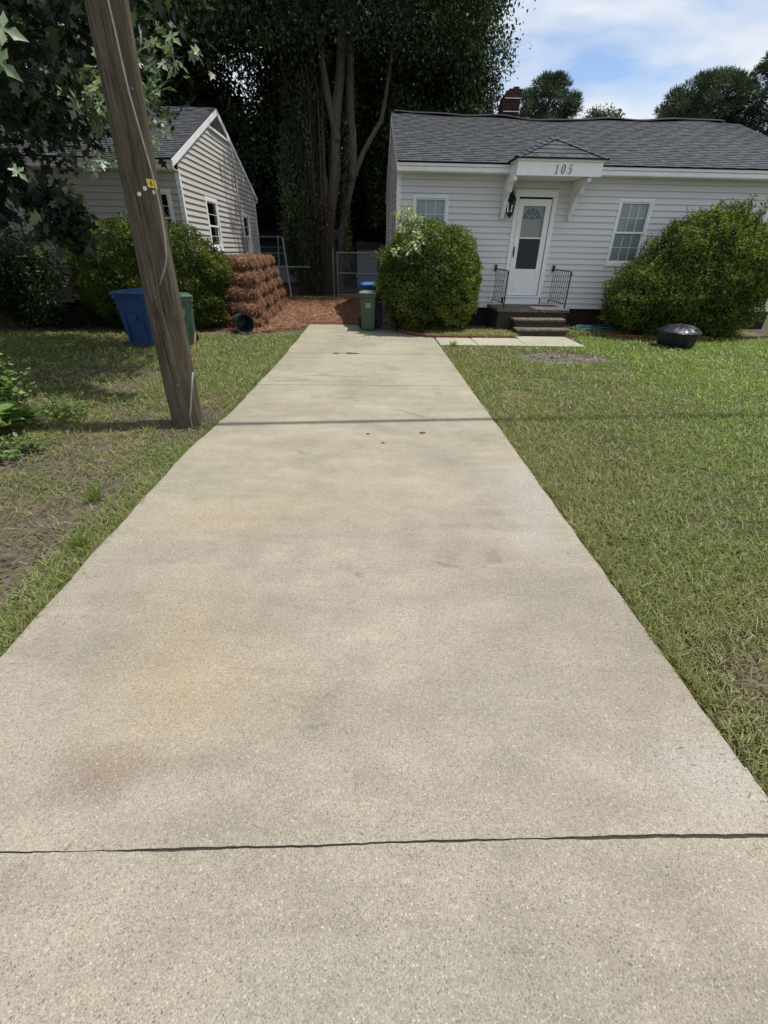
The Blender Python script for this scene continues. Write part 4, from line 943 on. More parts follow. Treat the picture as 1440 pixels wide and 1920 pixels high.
def bush(name, label, c, rx, ry, h, n, mat, size, off=0, shoots=60, shlen=.22, lump=.16, p=2.5, group=None, cat='bush', hue=0.0, taper=0, lobes=()):
    root = empty(name, c, label, cat, group)
    P, u = bush_points(n, c, rx, ry, h, off=off, lump=lump, p=p, taper=taper)
    for (dx, dy, fx, fy, fh, fr) in lobes:
        k_ = int(n * fr); P2, u2_ = bush_points(k_, (c[0] + dx, c[1] + dy, 0), rx * fx, ry * fy, h * fh, off=off + 50, lump=lump, p=p); P = np.concatenate([P, P2]); u = np.concatenate([u, u2_])
    n = len(P)
    Nn = u + rng.normal(0, .55, (n, 3)); T = rdir(n) + np.array([0, 0, .35])
    cl = fbm(P[:, 0] + P[:, 2] * .7, P[:, 1] * .8 + P[:, 2], 3.5, off + 9); cl2 = fbm(P[:, 0], P[:, 2], .9, off + 3)
    tint = .34 + hue + .9 * (cl - .45) + .35 * (cl2 - .4) + rng.normal(0, .15, n)
    leaves('foliage', mat, P, T, Nn, size * rng.uniform(.7, 1.3, n), size * .55 * rng.uniform(.8, 1.2, n), tint, LEAF, root)
    if shoots:
        PP, TT = [], []; m = MB()
        uu = rdir(shoots); uu[:, 2] = np.abs(uu[:, 2]) * .9 + .3; uu = unit(uu)
        for i in range(shoots):
            q = uu[i]; sup = (abs(q[0]) ** p + abs(q[1]) ** p + abs(q[2]) ** p) ** (-1 / p) * .93
            b = np.array([c[0] + q[0] * sup * rx * (1 - taper * max(0, q[2])), c[1] + q[1] * sup * ry, (q[2] * sup * .5 + .5) * h])
            d = np.array([q[0] * .5 + rng.normal(0, .2), q[1] * .5 + rng.normal(0, .2), 1.0]); d /= np.linalg.norm(d); ln = shlen * rng.uniform(.4, 1.3)
            k = int(ln / .016) + 3; t = np.linspace(0, 1, k)
            PP.append(b + d * ln * t[:, None]); TT.append(d * .8 + rdir(k) * .9)
            m.tube([b, b + d * ln], [.004, .0015], 4)
        PP = np.concatenate(PP); TT = np.concatenate(TT); k = len(PP)
        leaves('shoots', mat, PP, TT, rdir(k), size * .95, size * .5, .62 + hue + rng.normal(0, .2, k), LEAF, root)
        m.build('shoot_twigs', M_twig, root)
    m = MB()
    for i in range(9):
        a = rng.uniform(0, 6.28); r = rng.uniform(.05, .3); b = (c[0] + rx * r * math.cos(a), c[1] + ry * r * math.sin(a), -.05)
        e = (c[0] + rx * .6 * math.cos(a), c[1] + ry * .6 * math.sin(a), h * .6); mid = (c[0] + rx * .33 * math.cos(a), c[1] + ry * .33 * math.sin(a), h * .25)
        m.tube([b, mid, e], [.022, .017, .008], 6)
    m.build('stems', M_twig, root)
    return root
bush('bush', 'round clipped privet bush between the driveway end and the front door', (1.28, 11.12, 0), 1.05, .80, 1.92, 42000, M_bush, .055, off=1, shoots=110, shlen=.22, lump=.22, p=2.4, lobes=((.38, .0, .68, .9, .86, .4), (-.25, .05, .6, .8, 1.03, .3)))
b2 = bush('bush', 'broad sprawling bush under the right window behind the covered fire pit', (7.25, 10.95, 0), 1.22, .82, 2.22, 60000, M_bush, .057, off=17, shoots=200, shlen=.36, lump=.30, p=2.3, hue=.02, taper=.12, lobes=((-.95, -.05, .80, .9, .62, .35), (-.45, 0, .85, .9, .86, .4), (.75, 0, .6, .8, .72, .25)))
bush('bush', 'dark green bush behind the utility pole and the blue bin', (-4.78, 11.05, 0), 1.55, .72, 1.92, 62000, M_bush, .050, off=31, shoots=110, shlen=.15, lump=.18, p=2.7)
# tall shoots that rise from the right bush, each with broad soft leaves
def branch_leaves(base, tip, n, spread, size, P, T, Q, m, r0=.008, sag=0.0):
    base, tip = np.array(base, float), np.array(tip, float); t = np.sort(rng.random(n)) ** .8
    ax = base + (tip - base) * t[:, None]; ax[:, 2] -= sag * np.sin(t * math.pi * .5) ** 2
    d = (tip - base) / np.linalg.norm(tip - base)
    o = rdir(n); P.append(ax + o * spread * rng.random(n)[:, None]); T.append(o + d * .6 + np.array([0, 0, -.25])); Q.append(np.full(n, size) * rng.uniform(.6, 1.2, n))
    m.tube([base, base * .5 + tip * .5 - np.array([0, 0, sag * .5]), tip - np.array([0, 0, sag])], [r0, r0 * .7, r0 * .3], 5)
P, T, Q = [], [], []; m = MB()
for i in range(16):
    b = (7.65 + rng.normal(0, .12), 10.6 + rng.normal(0, .1), rng.uniform(.9, 1.7)); e = (7.74 + rng.normal(0, .15) , 10.6 + rng.normal(0, .12), rng.uniform(2.0, 2.75))
    branch_leaves(b, e, 80, .07, .085, P, T, Q, m)
for i in range(9):
    b = (8.0, 10.7, rng.uniform(.6, 1.3)); e = (8.25 + rng.normal(0, .16), 10.55 + rng.normal(0, .15), rng.uniform(1.2, 2.1)); branch_leaves(b, e, 60, .07, .08, P, T, Q, m)
P = np.concatenate(P); T = np.concatenate(T); Q = np.concatenate(Q)
vs_ = empty('volunteer_sapling', (7.72, 10.6, 0), 'tall upright leafy shoots rising at the right side of the broad bush', 'sapling')
m.tube([(7.72, 10.62, -.05), (7.7, 10.6, 1.0), (7.74, 10.6, 2.0)], [.018, .014, .008], 6); m.build('stems', M_twig, vs_)
leaves('foliage', M_bush, P, T, rdir(len(P)) + [0, 0, .5], Q, Q * .36, .45 + rng.normal(0, .22, len(P)), LEAF, vs_)
# pale sapling growing through the left side of the round bush
P, T, Q = [], [], []; m = MB()
for (b, e, k, sg) in (((.88, 10.85, 1.5), (.70, 10.75, 2.36), 64, .0), ((.86, 10.8, 1.6), (.52, 10.65, 2.34), 46, .02), ((.86, 10.8, 1.6), (.86, 10.65, 2.30), 46, .0), ((.86, 10.8, 1.7), (.50, 10.6, 2.22), 34, .04), ((.88, 10.8, 1.8), (.98, 10.7, 2.22), 36, .0), ((.86, 10.75, 1.7), (.62, 10.55, 2.0), 34, .06),
                   ((.9, 10.6, 1.75), (.45, 10.35, 1.62), 40, .05), ((.9, 10.6, 1.8), (.62, 10.4, 1.5), 36, .05), ((.9, 10.6, 1.95), (1.02, 10.4, 1.80), 30, .05), ((.92, 10.5, 1.9), (.92, 10.3, 1.62), 34, .02), ((.9, 10.6, 1.7), (.78, 10.3, 1.66), 28, .04)):
    branch_leaves(b, e, k, .06, .085, P, T, Q, m, .005, sg)
m.tube([(.98, 11.1, -.05), (.92, 11.0, .9), (.88, 10.8, 1.7)], [.016, .013, .009], 6)
P = np.concatenate(P); T = np.concatenate(T); Q = np.concatenate(Q)
ps = empty('pale_sapling', (.98, 11.1, 0), 'pale leaved sapling poking out of the round bush beside the left window', 'sapling')
m.build('stems', M_twig, ps); leaves('foliage', M_sap, P, T, rdir(len(P)) + [0, -.3, 1.0], Q * 1.25, Q * .8, .55 + rng.normal(0, .25, len(P)), BROAD, ps)

# dark loose shrub at the far left of the beige house
def shrub(name, label, c, spread, h, n, mat, size, nb=26, cat='shrub', tint=.4, wd=.5):
    root = empty(name, c, label, cat); P, T, Q = [], [], []; m = MB()
    for i in range(nb):
        a = rng.uniform(0, 6.28); rr = spread * math.sqrt(rng.random()); e = (c[0] + rr * math.cos(a), c[1] + rr * .7 * math.sin(a), h * rng.uniform(.35, 1.0) * (1.08 - .45 * (rr / spread) ** 2))
        b = (c[0] + .15 * rr * math.cos(a), c[1] + .15 * rr * math.sin(a), -.03)
        m.tube([b, ((b[0] + e[0]) / 2, (b[1] + e[1]) / 2, e[2] * .6), e], [.014, .010, .003], 5)
        k = n // nb; t = rng.uniform(.25, 1.0, k); ax = np.array(b) + (np.array(e) - b) * t[:, None]; ax[:, 2] = e[2] * t ** .8
        o = rdir(k); P.append(ax + o * (.12 + .10 * rng.random(k)[:, None]) * (spread / 1.0) ** .5); T.append(o + [0, 0, -.1]); Q.append(size * rng.uniform(.6, 1.2, k))
    P = np.concatenate(P); T = np.concatenate(T); Q = np.concatenate(Q); P[:, 2] = np.maximum(P[:, 2], .04)
    m.build('stems', M_twig, root); leaves('foliage', mat, P, T, rdir(len(P)) + [0, 0, .5], Q, Q * wd, tint + rng.normal(0, .25, len(P)), LEAF, root)
    return root
shrub('shrub', 'large dark loose shrub standing at the far left before the beige house wall', (-7.7, 10.9, 0), 1.35, 2.45, 15000, M_bushdk, .085, 60)
shrub('shrub', 'low dark leafy shrub between the large loose shrub and the blue bin', (-6.15, 11.15, 0), .62, .78, 3500, M_bushdk, .07, 24)
shrub('shrub', 'small thin shrub with pale twig tips against the beige siding', (-5.95, 11.4, 0), .4, 1.62, 900, M_sap, .05, 9, tint=.1)
bb = [0] * 6
for i, (x, s_) in enumerate(((-9.0, 1.0), (-6.9, .45), (-5.4, .35))):
    shrub('shrub', ['dark tangled shrub at the left picture edge by the house', 'ankle high dark plant in the shaded bed below the large loose shrub', 'ankle high dark plant in the shaded bed just left of the blue bin'][i], (x, 10.8 + .1 * i, 0), s_, s_ * 1.3, 3000, M_bushdk, .07, 18)

# broad leaved weeds at the left edge of the yard
def weed(name, label, c, r, h, n, size, mat=M_weed, seed=0, tint=.45):
    root = empty(name, c, label, 'weed'); P, T, Nn, Q = [], [], [], []; m = MB()
    for i in range(n):
        a = rng.uniform(0, 6.28); rr = r * math.sqrt(rng.random()); x, y = c[0] + rr * math.cos(a), c[1] + rr * math.sin(a); hh = h * rng.uniform(.35, 1) * (1.1 - .6 * (rr / r) ** 2)
        m.tube([(c[0] + .3 * rr * math.cos(a), c[1] + .3 * rr * math.sin(a), -.03), (x, y, hh)], [.004, .002], 4)
        k = 5; zz = np.linspace(.45, 1, k); d = rdir(k) * [1, 1, .2]; px = c[0] + (x - c[0]) * (.3 + .7 * zz); py = c[1] + (y - c[1]) * (.3 + .7 * zz)
        P.append(np.stack([px, py, hh * zz], 1)); T.append(d + [0, 0, .05]); Nn.append(rdir(k) * .45 + [0, -.25, 1]); Q.append(size * rng.uniform(.5, 1.15, k))
    P, T, Nn, Q = map(np.concatenate, (P, T, Nn, Q)); m.build('stems', M_weed if False else M_twig, root)
    leaves('foliage', mat, P, T, Nn, Q, Q * .85, tint + rng.normal(0, .22, len(P)), BROAD, root); return root
weed('broadleaf_weed', 'bright broad leaved weed with large flat leaves at the left picture edge', (-3.72, 4.25, 0), .42, .46, 40, .15)
weed('broadleaf_weed', 'upright bright green weed with small leaves behind the large flat leaves', (-4.02, 4.95, 0), .36, .86, 80, .075, tint=.5)
weed('broadleaf_weed', 'low spreading weed trailing toward the pole from the broad leaved clump', (-3.45, 4.85, 0), .42, .15, 60, .05, tint=.3)
weed('broadleaf_weed', 'low light green weed in front of the broad leaved clump', (-3.2, 3.75, 0), .34, .15, 50, .055, tint=.35)
def tuft(c, label, n=70, h=.2, t=.5):
    az = rng.uniform(0, 6.28, n); el = rng.uniform(R(35), R(85), n); T = np.stack([np.cos(az) * np.cos(el), np.sin(az) * np.cos(el), np.sin(el)], 1)
    P = np.array(c) + np.stack([rng.normal(0, .02, n), rng.normal(0, .02, n), np.zeros(n)], 1)
    tag(leaves('grass_tuft', M_grass, P, T, rdir(n), h * rng.uniform(.5, 1.1, n), .007, t + rng.normal(0, .15, n), BLADE, origin=c), label, 'grass tuft')
tuft((-2.02, 2.95, -.03), 'tall grass tuft on bare soil left of the driveway'); tuft((-1.8, 2.35, -.03), 'darker grass tuft leaning on the left driveway edge', 90, .13, .6)
tuft((1.62, 9.2, -.02), 'bright grass tuft against the front edge of the walkway', 90, .16, .85)

# ================================================================== TREES
def tubes_trunk(m, pts, rads, seg=12):
    # rough trunk: ring radii wobble
    pts = [Vector(p) for p in pts]; P = []; Rr = []
    n = 8
    for i in range(len(pts) - 1):
        for k in range(n):
            t = k / n; q = pts[i].lerp(pts[i + 1], t); P.append(q + Vector((.03 * math.sin(q.z * 1.7 + i), .03 * math.cos(q.z * 1.3), 0))); Rr.append((rads[i] * (1 - t) + rads[i + 1] * t) * (1 + .06 * math.sin(q.z * 3.1 + i)))
    P.append(pts[-1]); Rr.append(rads[-1]); m.tube(P, Rr, seg)
def clusters_leaves(name, mat, C, rad, per, size, root, droop=.0, tpl=LEAF, wd=.55, tmean=.35, flat=.8, tsd=.2, tspan=.5):
    C = np.asarray(C, float); k = len(C); n = k * per
    rad = np.broadcast_to(rad, (k,)); rr = np.repeat(rad, per)
    o = rng.normal(0, .45, (n, 3)) * rr[:, None]; o[:, 2] *= flat
    P = np.repeat(C, per, 0) + o; P[:, 2] -= droop * (np.abs(o[:, 0]) + np.abs(o[:, 1]))
    ct = np.repeat(rng.normal(0, tspan * .4, k), per)
    T = rdir(n) + np.array([0, 0, -.5 - droop]); Nn = rdir(n) + np.array([0, 0, .6])
    s = size * rng.uniform(.6, 1.3, n)
    return leaves(name, mat, P, T, Nn, s, s * wd, tmean + ct + rng.normal(0, tsd, n), tpl, root)
def ell(n, c, r, shell=.0):
    u = rdir(n); q = rng.uniform(shell, 1, n) ** (1 / 3); return np.array(c) + u * q[:, None] * np.array(r)

# the big vine covered tree in the middle
T1 = empty('vine_covered_tree', (-1.6, 21, 0), 'tall many trunked tree draped in vines behind the pine straw, mid picture', 'tree')
m = MB(); tubes_trunk(m, [(-1.75, 20.7, -.1), (-1.62, 20.6, 2.2), (-1.28, 20.5, 4.2), (-1.12, 20.4, 6.2), (-.7, 20.4, 9), (-.3, 20.6, 13)], [.34, .23, .19, .17, .13, .08]); tubes_trunk(m, [(-1.2, 20.4, 4.9), (-1.45, 20.3, 6.2), (-1.9, 20.3, 8.5)], [.15, .12, .08])
m.build('trunk', M_bark, T1, smooth=True)
m = MB(); tubes_trunk(m, [(-1.35, 20.9, -.1), (-1.15, 20.7, 2.0), (-.68, 20.6, 3.9), (-.25, 20.5, 4.6), (.35, 20.5, 5.5), (.9, 20.5, 8)], [.20, .13, .11, .09, .075, .05]); m.build('trunk', M_bark, T1, smooth=True)
m = MB(); tubes_trunk(m, [(-2.0, 21.2, -.1), (-2.1, 21.2, 3), (-2.5, 21.3, 6), (-2.8, 21.5, 12)], [.38, .3, .26, .16]); m.build('trunk', M_bark, T1, smooth=True)
m = MB(); tubes_trunk(m, [(-.68, 20.6, 3.8), (-.66, 20.5, 5.5), (-.7, 20.5, 8), (-.5, 20.5, 12)], [.15, .14, .12, .08]); m.build('limb', M_bark, T1, smooth=True)
# hanging vines: vertical curtains of small leaves round the trunks
C = []
for i in range(430):
    x = rng.uniform(-3.3, -1.85) if rng.random() < .9 else rng.uniform(-1.2, -.8); zt = rng.uniform(.6, 8.5); x += .08 * (zt - 3) if zt > 3 else 0; y = 20.75 + rng.normal(0, .25) - .1
    C.append((x, y, zt))
for i in range(150): C.append((rng.uniform(-2.7, -1.9), 20.3 + rng.normal(0, .15), rng.uniform(.0, 2.6)))
C = np.array(C); k = len(C); per = 60; P = np.repeat(C, per, 0); n = k * per
P = P + np.stack([rng.normal(0, .07, n), rng.normal(0, .08, n), rng.uniform(-.65, .65, n)], 1); P[:, 2] = np.maximum(P[:, 2], .02)
leaves('vines', M_vine, P, rdir(n) * .5 + [0, 0, -1], rdir(n) + [0, -.8, .3], rng.uniform(.07, .13, n), .05, .4 + np.repeat(rng.normal(0, .2, k), per) + rng.normal(0, .15, n), LEAF, T1)
m = MB()
for i in range(44):
    x = rng.uniform(-2.7, -1.4); y = 20.15 + rng.normal(0, .12); z1_ = rng.uniform(2, 7); m.tube([(x + rng.normal(0, .1), y, 0), (x + rng.normal(0, .05), y, z1_ * .5), (x, y + .1, z1_)], rng.uniform(.006, .016), 5)
m.build('vine_stems', M_twig, T1)
C = np.concatenate([ell(70, (-1.75, 20.1, 2.75), (.38, .2, .6))]); clusters_leaves('dead_leaf_clump', M_deadleaf, C[:22] + [0, -.1, 0], .16, 16, .10, T1, flat=1.6, tmean=.35)
# crown: dense overhead, ragged underside, reaches right over the house
def crownC(n, x0, x1, y0, y1, z0, z1, under):
    x = rng.uniform(x0, x1, n); y = rng.uniform(y0, y1, n); z = z0 + (z1 - z0) * rng.random(n) ** 1.3
    zb_ = under(x, y); k = z > zb_; return np.stack([x, y, z], 1)[k]
und = lambda x, y: 2.7 + 1.9 * fbm(x, y, .35, 4) + .02 * (x + 2) ** 2 + np.where((x > -2.3) & (x < .5), 3.6 + 1.2 * np.sin(x * 3), 0)
C = crownC(1500, -9, 4.4, 21.0, 27, 2.4, 10.5, und)
gap = (np.hypot((C[:, 0] + 5.6) / .95, (C[:, 2] - 6.6) / 1.9) < 1) & (rng.random(len(C)) < .93)
C = C[~gap]
C = C[~((C[:, 0] > 4.0 + .5 * np.sin(C[:, 2] * 1.5)) & (C[:, 2] < 99))]
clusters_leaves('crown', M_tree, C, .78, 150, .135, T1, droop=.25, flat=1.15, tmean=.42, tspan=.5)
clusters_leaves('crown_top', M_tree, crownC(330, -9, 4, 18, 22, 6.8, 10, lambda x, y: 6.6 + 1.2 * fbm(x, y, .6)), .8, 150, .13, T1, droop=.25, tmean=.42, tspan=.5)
C = np.concatenate([crownC(600, -12, 3.4, 16.3, 30, 9.2, 15, lambda x, y: 9.2 + .8 * fbm(x, y, .5))])
clusters_leaves('unseen_shade_crown', M_tree, C[(C[:, 2] > 9.8) & (C[:, 0] < 2.0)], 1.3, 75, .28, T1, flat=.7, tmean=.4)  # unseen upper crown, added dense to darken the foliage and straw below
# column of foliage at the right of the mass, darker, hanging over the ridge
T2 = empty('dark_conifer', (3.2, 23, 0), 'dark drooping tree crown rising behind the left end of the white house roof', 'tree')
m = MB(); tubes_trunk(m, [(3.0, 23, -.1), (3.1, 23, 6), (3.3, 23, 13)], [.35, .25, .12]); m.build('trunk', M_bark, T2, smooth=True)
x = rng.uniform(.2, 5.2, 900); z = rng.uniform(3.2, 14, 900); y = rng.uniform(21.8, 24.6, 900)
k = (x < 4.55 + .45 * np.sin(z * 1.9) + .35 * np.sin(z * 4.7 + 1) - .02 * (z - 8) ** 2) & (np.hypot((x - 1.9) / .5, (z - 6.15) / .55) > .8 * rng.random(900))
C = np.stack([x, y, z], 1)[k]
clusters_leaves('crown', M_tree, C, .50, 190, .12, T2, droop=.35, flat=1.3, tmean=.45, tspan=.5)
# darker trees standing further back
def back_tree(loc, h, w_, label, seed, n=230, group='dark trees behind the yards', per=110, size=.26):
    root = empty('background_tree', loc, label, 'tree', group); m = MB()
    tubes_trunk(m, [(loc[0], loc[1], -.1), (loc[0] + .3, loc[1], h * .5), (loc[0], loc[1], h * .9)], [.32, .24, .1], 9)
    for i in range(5):
        a = rng.uniform(0, 6.28); z = h * rng.uniform(.3, .6); m.tube([(loc[0] + .2, loc[1], z), (loc[0] + w_ * .6 * math.cos(a), loc[1] + w_ * .6 * math.sin(a), z + h * .2)], [.12, .04], 6)
    m.build('trunk', M_bark, root, smooth=True)
    C = ell(n, (loc[0], loc[1], h * .57), (w_, w_ * .8, h * .46)); C = C[C[:, 2] > .6]
    clusters_leaves('crown', M_tree, C, 1.0, per, size, root, droop=.2, tmean=.4)
lab = ['dark tree behind the ridge of the beige house, leftmost of the back row', 'dark tree behind the beige house just left of the utility pole', 'dark tree seen over the peak of the beige house', 'dark tree behind the low black shed roof', 'dark tree behind the left side of the vine covered trunks',
       'dark tree behind the right side of the vine covered trunks', 'dark tree in the gap between trunks and white house', 'dark tree far behind the left end of the white house roof']
for i, (x, y, h, w_) in enumerate(((-19, 27, 14, 4.5), (-14, 28, 15, 4.2), (-12.2, 31, 12.8, 3.3), (-5.2, 36, 7.2, 3.6), (-2.5, 33, 13, 3.2), (.6, 33, 14, 3.4), (2.2, 28.5, 9, 2.8), (5.0, 36, 11, 2.4))):
    back_tree((x, y, 0), h, w_, lab[i], i)
back_tree((-24, 24, 0), 14, 5, 'dark tree beyond the far left end of the beige house', 9)
back_tree((-7.4, 27.5, 0), 8.0, 2.6, 'lower dark tree filling the gap right of the beige house gable', 10)
for i, (x, y, h, w_) in enumerate(((.9, 27.5, 4.6, 1.5), (-1.2, 29, 4.8, 1.9), (3.4, 27, 4.6, 1.6), (-4.0, 31, 5.6, 2.4))):
    back_tree((x, y, 0), h, w_, ['low dark tree filling the gap above the pale shed', 'low dark tree just behind the vine covered trunks', 'low dark tree hidden behind the left end of the white house', 'low dark tree rising over the black outbuilding roof'][i], 20 + i, n=120, per=90, size=.2)

# maple in the left yard: trunk just outside, crown over the grass and pole
T3 = empty('maple_tree', (-7.6, 7.6, 0), 'dark leaved maple whose crown hangs over the left yard behind the pole', 'tree')
m = MB(); tubes_trunk(m, [(-7.6, 7.6, -.1), (-7.5, 7.5, 2.0), (-7.2, 7.4, 4.0), (-6.9, 7.3, 8)], [.34, .27, .2, .08]); m.build('trunk', M_bark, T3, smooth=True)
limbs = [((-7.4, 7.5, 2.2), (-5.6, 7.2, 3.1), (-3.6, 6.9, 3.3)), ((-7.3, 7.4, 3.0), (-5.2, 6.4, 4.0), (-2.7, 6.2, 4.1)), ((-7.2, 7.4, 3.6), (-5.8, 5.5, 4.2), (-4.2, 4.3, 3.6)), ((-7.3, 7.5, 2.6), (-5.9, 8.4, 3.2), (-4.0, 9.0, 3.6)), ((-7.3, 7.5, 2.0), (-6.0, 6.6, 2.4), (-4.3, 6.7, 2.2))]
for p in limbs:
    m = MB(); m.tube(p, [.10, .06, .02], 7); m.build('limb', M_bark, T3, smooth=True)
C = np.concatenate([ell(620, (-6.0, 7.2, 5.0), (3.9, 3.3, 3.0)), ell(760, (-6.6, 8.2, 6.9), (5.6, 4.0, 2.6))]); C = C[~((C[:, 1] > 10.1) & (C[:, 0] > -5.8))]; C = C[(C[:, 2] > 2.75 + .15 * np.sin(C[:, 0] * 3)) & (C[:, 0] < np.where(C[:, 2] > 1.9 + C[:, 1] * .36, -1.3, -2.2))]  # high unseen clusters added to shade the beige wall and left lawn
E1 = np.array([(-5.6, 6.6, 2.55), (-5.2, 6.5, 2.5), (-4.9, 6.3, 2.75), (-4.9, 6.3, 2.2), (-4.5, 6.5, 2.55), (-4.4, 6.4, 2.12), (-4.0, 6.3, 2.30), (-3.75, 6.3, 2.08), (-4.1, 6.0, 2.02), (-3.55, 6.2, 1.98), (-3.4, 6.1, 1.86), (-3.35, 6.1, 2.1), (-5.3, 6.2, 1.95), (-5.0, 6.2, 1.75), (-4.7, 6.2, 1.85), (-5.5, 6.6, 2.2), (-5.7, 6.4, 1.8),
               (-3.5, 6.1, 1.78), (-3.3, 6.0, 1.68), (-5.2, 6.1, 2.1), (-4.6, 6.0, 2.4), (-3.2, 6.0, 2.7), (-2.9, 6.0, 2.95), (-3.6, 6.1, 2.85), (-4.1, 6.2, 2.8)])
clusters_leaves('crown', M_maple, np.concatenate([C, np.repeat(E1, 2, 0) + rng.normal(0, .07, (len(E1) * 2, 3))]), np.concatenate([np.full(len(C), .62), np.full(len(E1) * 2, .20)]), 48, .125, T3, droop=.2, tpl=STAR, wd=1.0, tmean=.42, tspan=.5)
# sprays of silvery leaves near the pole, sunlight painted into their tint
P, T, Q = [], [], []; m = MB()
for (b, e, k, sg) in (((-3.1, 6.1, 3.0), (-1.72, 5.6, 3.10), 30, .02), ((-3.0, 6.1, 2.9), (-1.95, 5.7, 2.92), 34, .05), ((-3.0, 6.1, 2.8), (-1.98, 5.7, 2.74), 34, .06), ((-2.9, 6.1, 2.7), (-2.0, 5.6, 2.66), 26, .08), ((-2.8, 5.9, 3.0), (-1.80, 5.5, 3.22), 14, 0), ((-3.2, 5.9, 2.4), (-2.48, 5.6, 2.36), 16, .03), ((-2.9, 5.9, 2.85), (-2.1, 5.4, 2.80), 30, .05)):
    branch_leaves(b, e, k, .13, .14, P, T, Q, m, .007, sg)
P = np.concatenate(P); T = np.concatenate(T); Q = np.concatenate(Q)
m.build('spray_twigs', M_twig, T3)
leaves('sun_tinted_sprays', M_mapspray, P, T, rdir(len(P)) * .8 + [0, -.5, .6], Q, Q * 1.0, .62 + rng.normal(0, .3, len(P)), MAPLE, T3)
P = np.array([(-1.33, 2.25, 2.26), (-1.40, 2.3, 2.20), (-1.46, 2.38, 2.25), (-2.6, 3.6, 2.42), (-2.5, 3.55, 2.36), (-2.45, 3.9, 2.05), (-2.55, 3.8, 2.10), (-2.9, 4.2, 2.2), (-3.1, 4.3, 2.15), (-2.75, 4.1, 2.3)])
T = np.array([(.9, .1, -.15), (.75, .1, -.5), (.5, 0, -.6), (.9, 0, -.6), (.6, .1, -.7), (.8, 0, -.6), (.3, .1, -.9), (.9, 0, -.4), (.4, 0, -.7), (.7, .2, -.6)])
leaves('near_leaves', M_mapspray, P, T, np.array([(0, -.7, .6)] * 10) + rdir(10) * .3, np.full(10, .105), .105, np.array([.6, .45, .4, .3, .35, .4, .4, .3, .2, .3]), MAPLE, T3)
m = MB(); m.tube([(-4.2, 4.3, 3.6), (-2.6, 3.4, 3.0), (-1.7, 2.6, 2.6), (-1.36, 2.3, 2.25)], [.02, .012, .006, .003], 6); m.tube([(-4.2, 4.3, 3.6), (-3.1, 4.1, 2.5), (-2.5, 3.8, 2.1)], [.015, .008, .003], 6); m.build('hanging_twigs', M_twig, T3)

# pines and a broadleaf crown beyond the white house
def pine(loc, h, z0, w_, label, n, seed=0, lean=0):
    root = empty('pine_tree', loc, label, 'pine tree', 'pines beyond the white house'); m = MB()
    tubes_trunk(m, [(loc[0], loc[1], -.1), (loc[0] + lean * .5, loc[1], h * .5), (loc[0] + lean, loc[1], h * .95)], [.34, .24, .08], 9)
    m.build('trunk', M_bark, root, smooth=True); m = MB(); C = []
    for i in range(n):
        a = rng.uniform(0, 6.28); t = rng.random(); z = z0 + (h - z0) * t; r = w_ * math.sqrt(max(.04, 1 - (2 * t - .85) ** 2 * .78)) * (.35 + .65 * math.sqrt(rng.random()))
        e = (loc[0] + lean * t + r * math.cos(a), loc[1] + r * math.sin(a), z + .12 * r)
        if i % 3 == 0: m.tube([(loc[0] + lean * t, loc[1], z - .25 * r), ((loc[0] + lean * t + e[0]) / 2, (loc[1] + e[1]) / 2, z - .05 * r), e], [.07, .05, .02], 5)
        C.append(e)
    m.build('limbs', M_bark, root)
    C = np.array(C); per = 130; k = len(C); P = np.repeat(C, per, 0); o = rdir(k * per)
    P = P + o * (rng.random(k * per)[:, None] ** .5) * [.42, .42, .24]
    leaves('crown', M_pine, P, o + [0, 0, .5], rdir(k * per), .32, .042, .4 + np.repeat(rng.normal(0, .22, k), per) + rng.normal(0, .15, k * per), STRIP, root)
pine((13.6, 45, 0), 12.9, 9.0, 2.15, 'round topped pine just right of the brick chimney', 120)
pine((25.4, 45, 0), 13.2, 9.4, 3.1, 'broad leaning pine above the right part of the roof', 150, lean=.9)
pine((30.8, 44, 0), 14.6, 8.6, 2.9, 'tall pine cut by the right picture edge', 160)
pine((28.4, 52, 0), 13.6, 9.0, 2.4, 'dark pine between the broad leaning pine and the right edge', 110)
root = empty('background_tree', (18.6, 46, 0), 'low light green broadleaf crown peeping above the middle of the roof', 'tree'); m = MB(); tubes_trunk(m, [(18.6, 46, -.1), (18.6, 46, 9)], [.3, .1]); m.build('trunk', M_bark, root)
C = ell(110, (18.5, 46, 9.6), (2.6, 1.4, 1.9)); C = C[C[:, 2] > 7.5]; clusters_leaves('crown', M_pine, C, .55, 70, .22, root, tmean=.75, wd=.6)

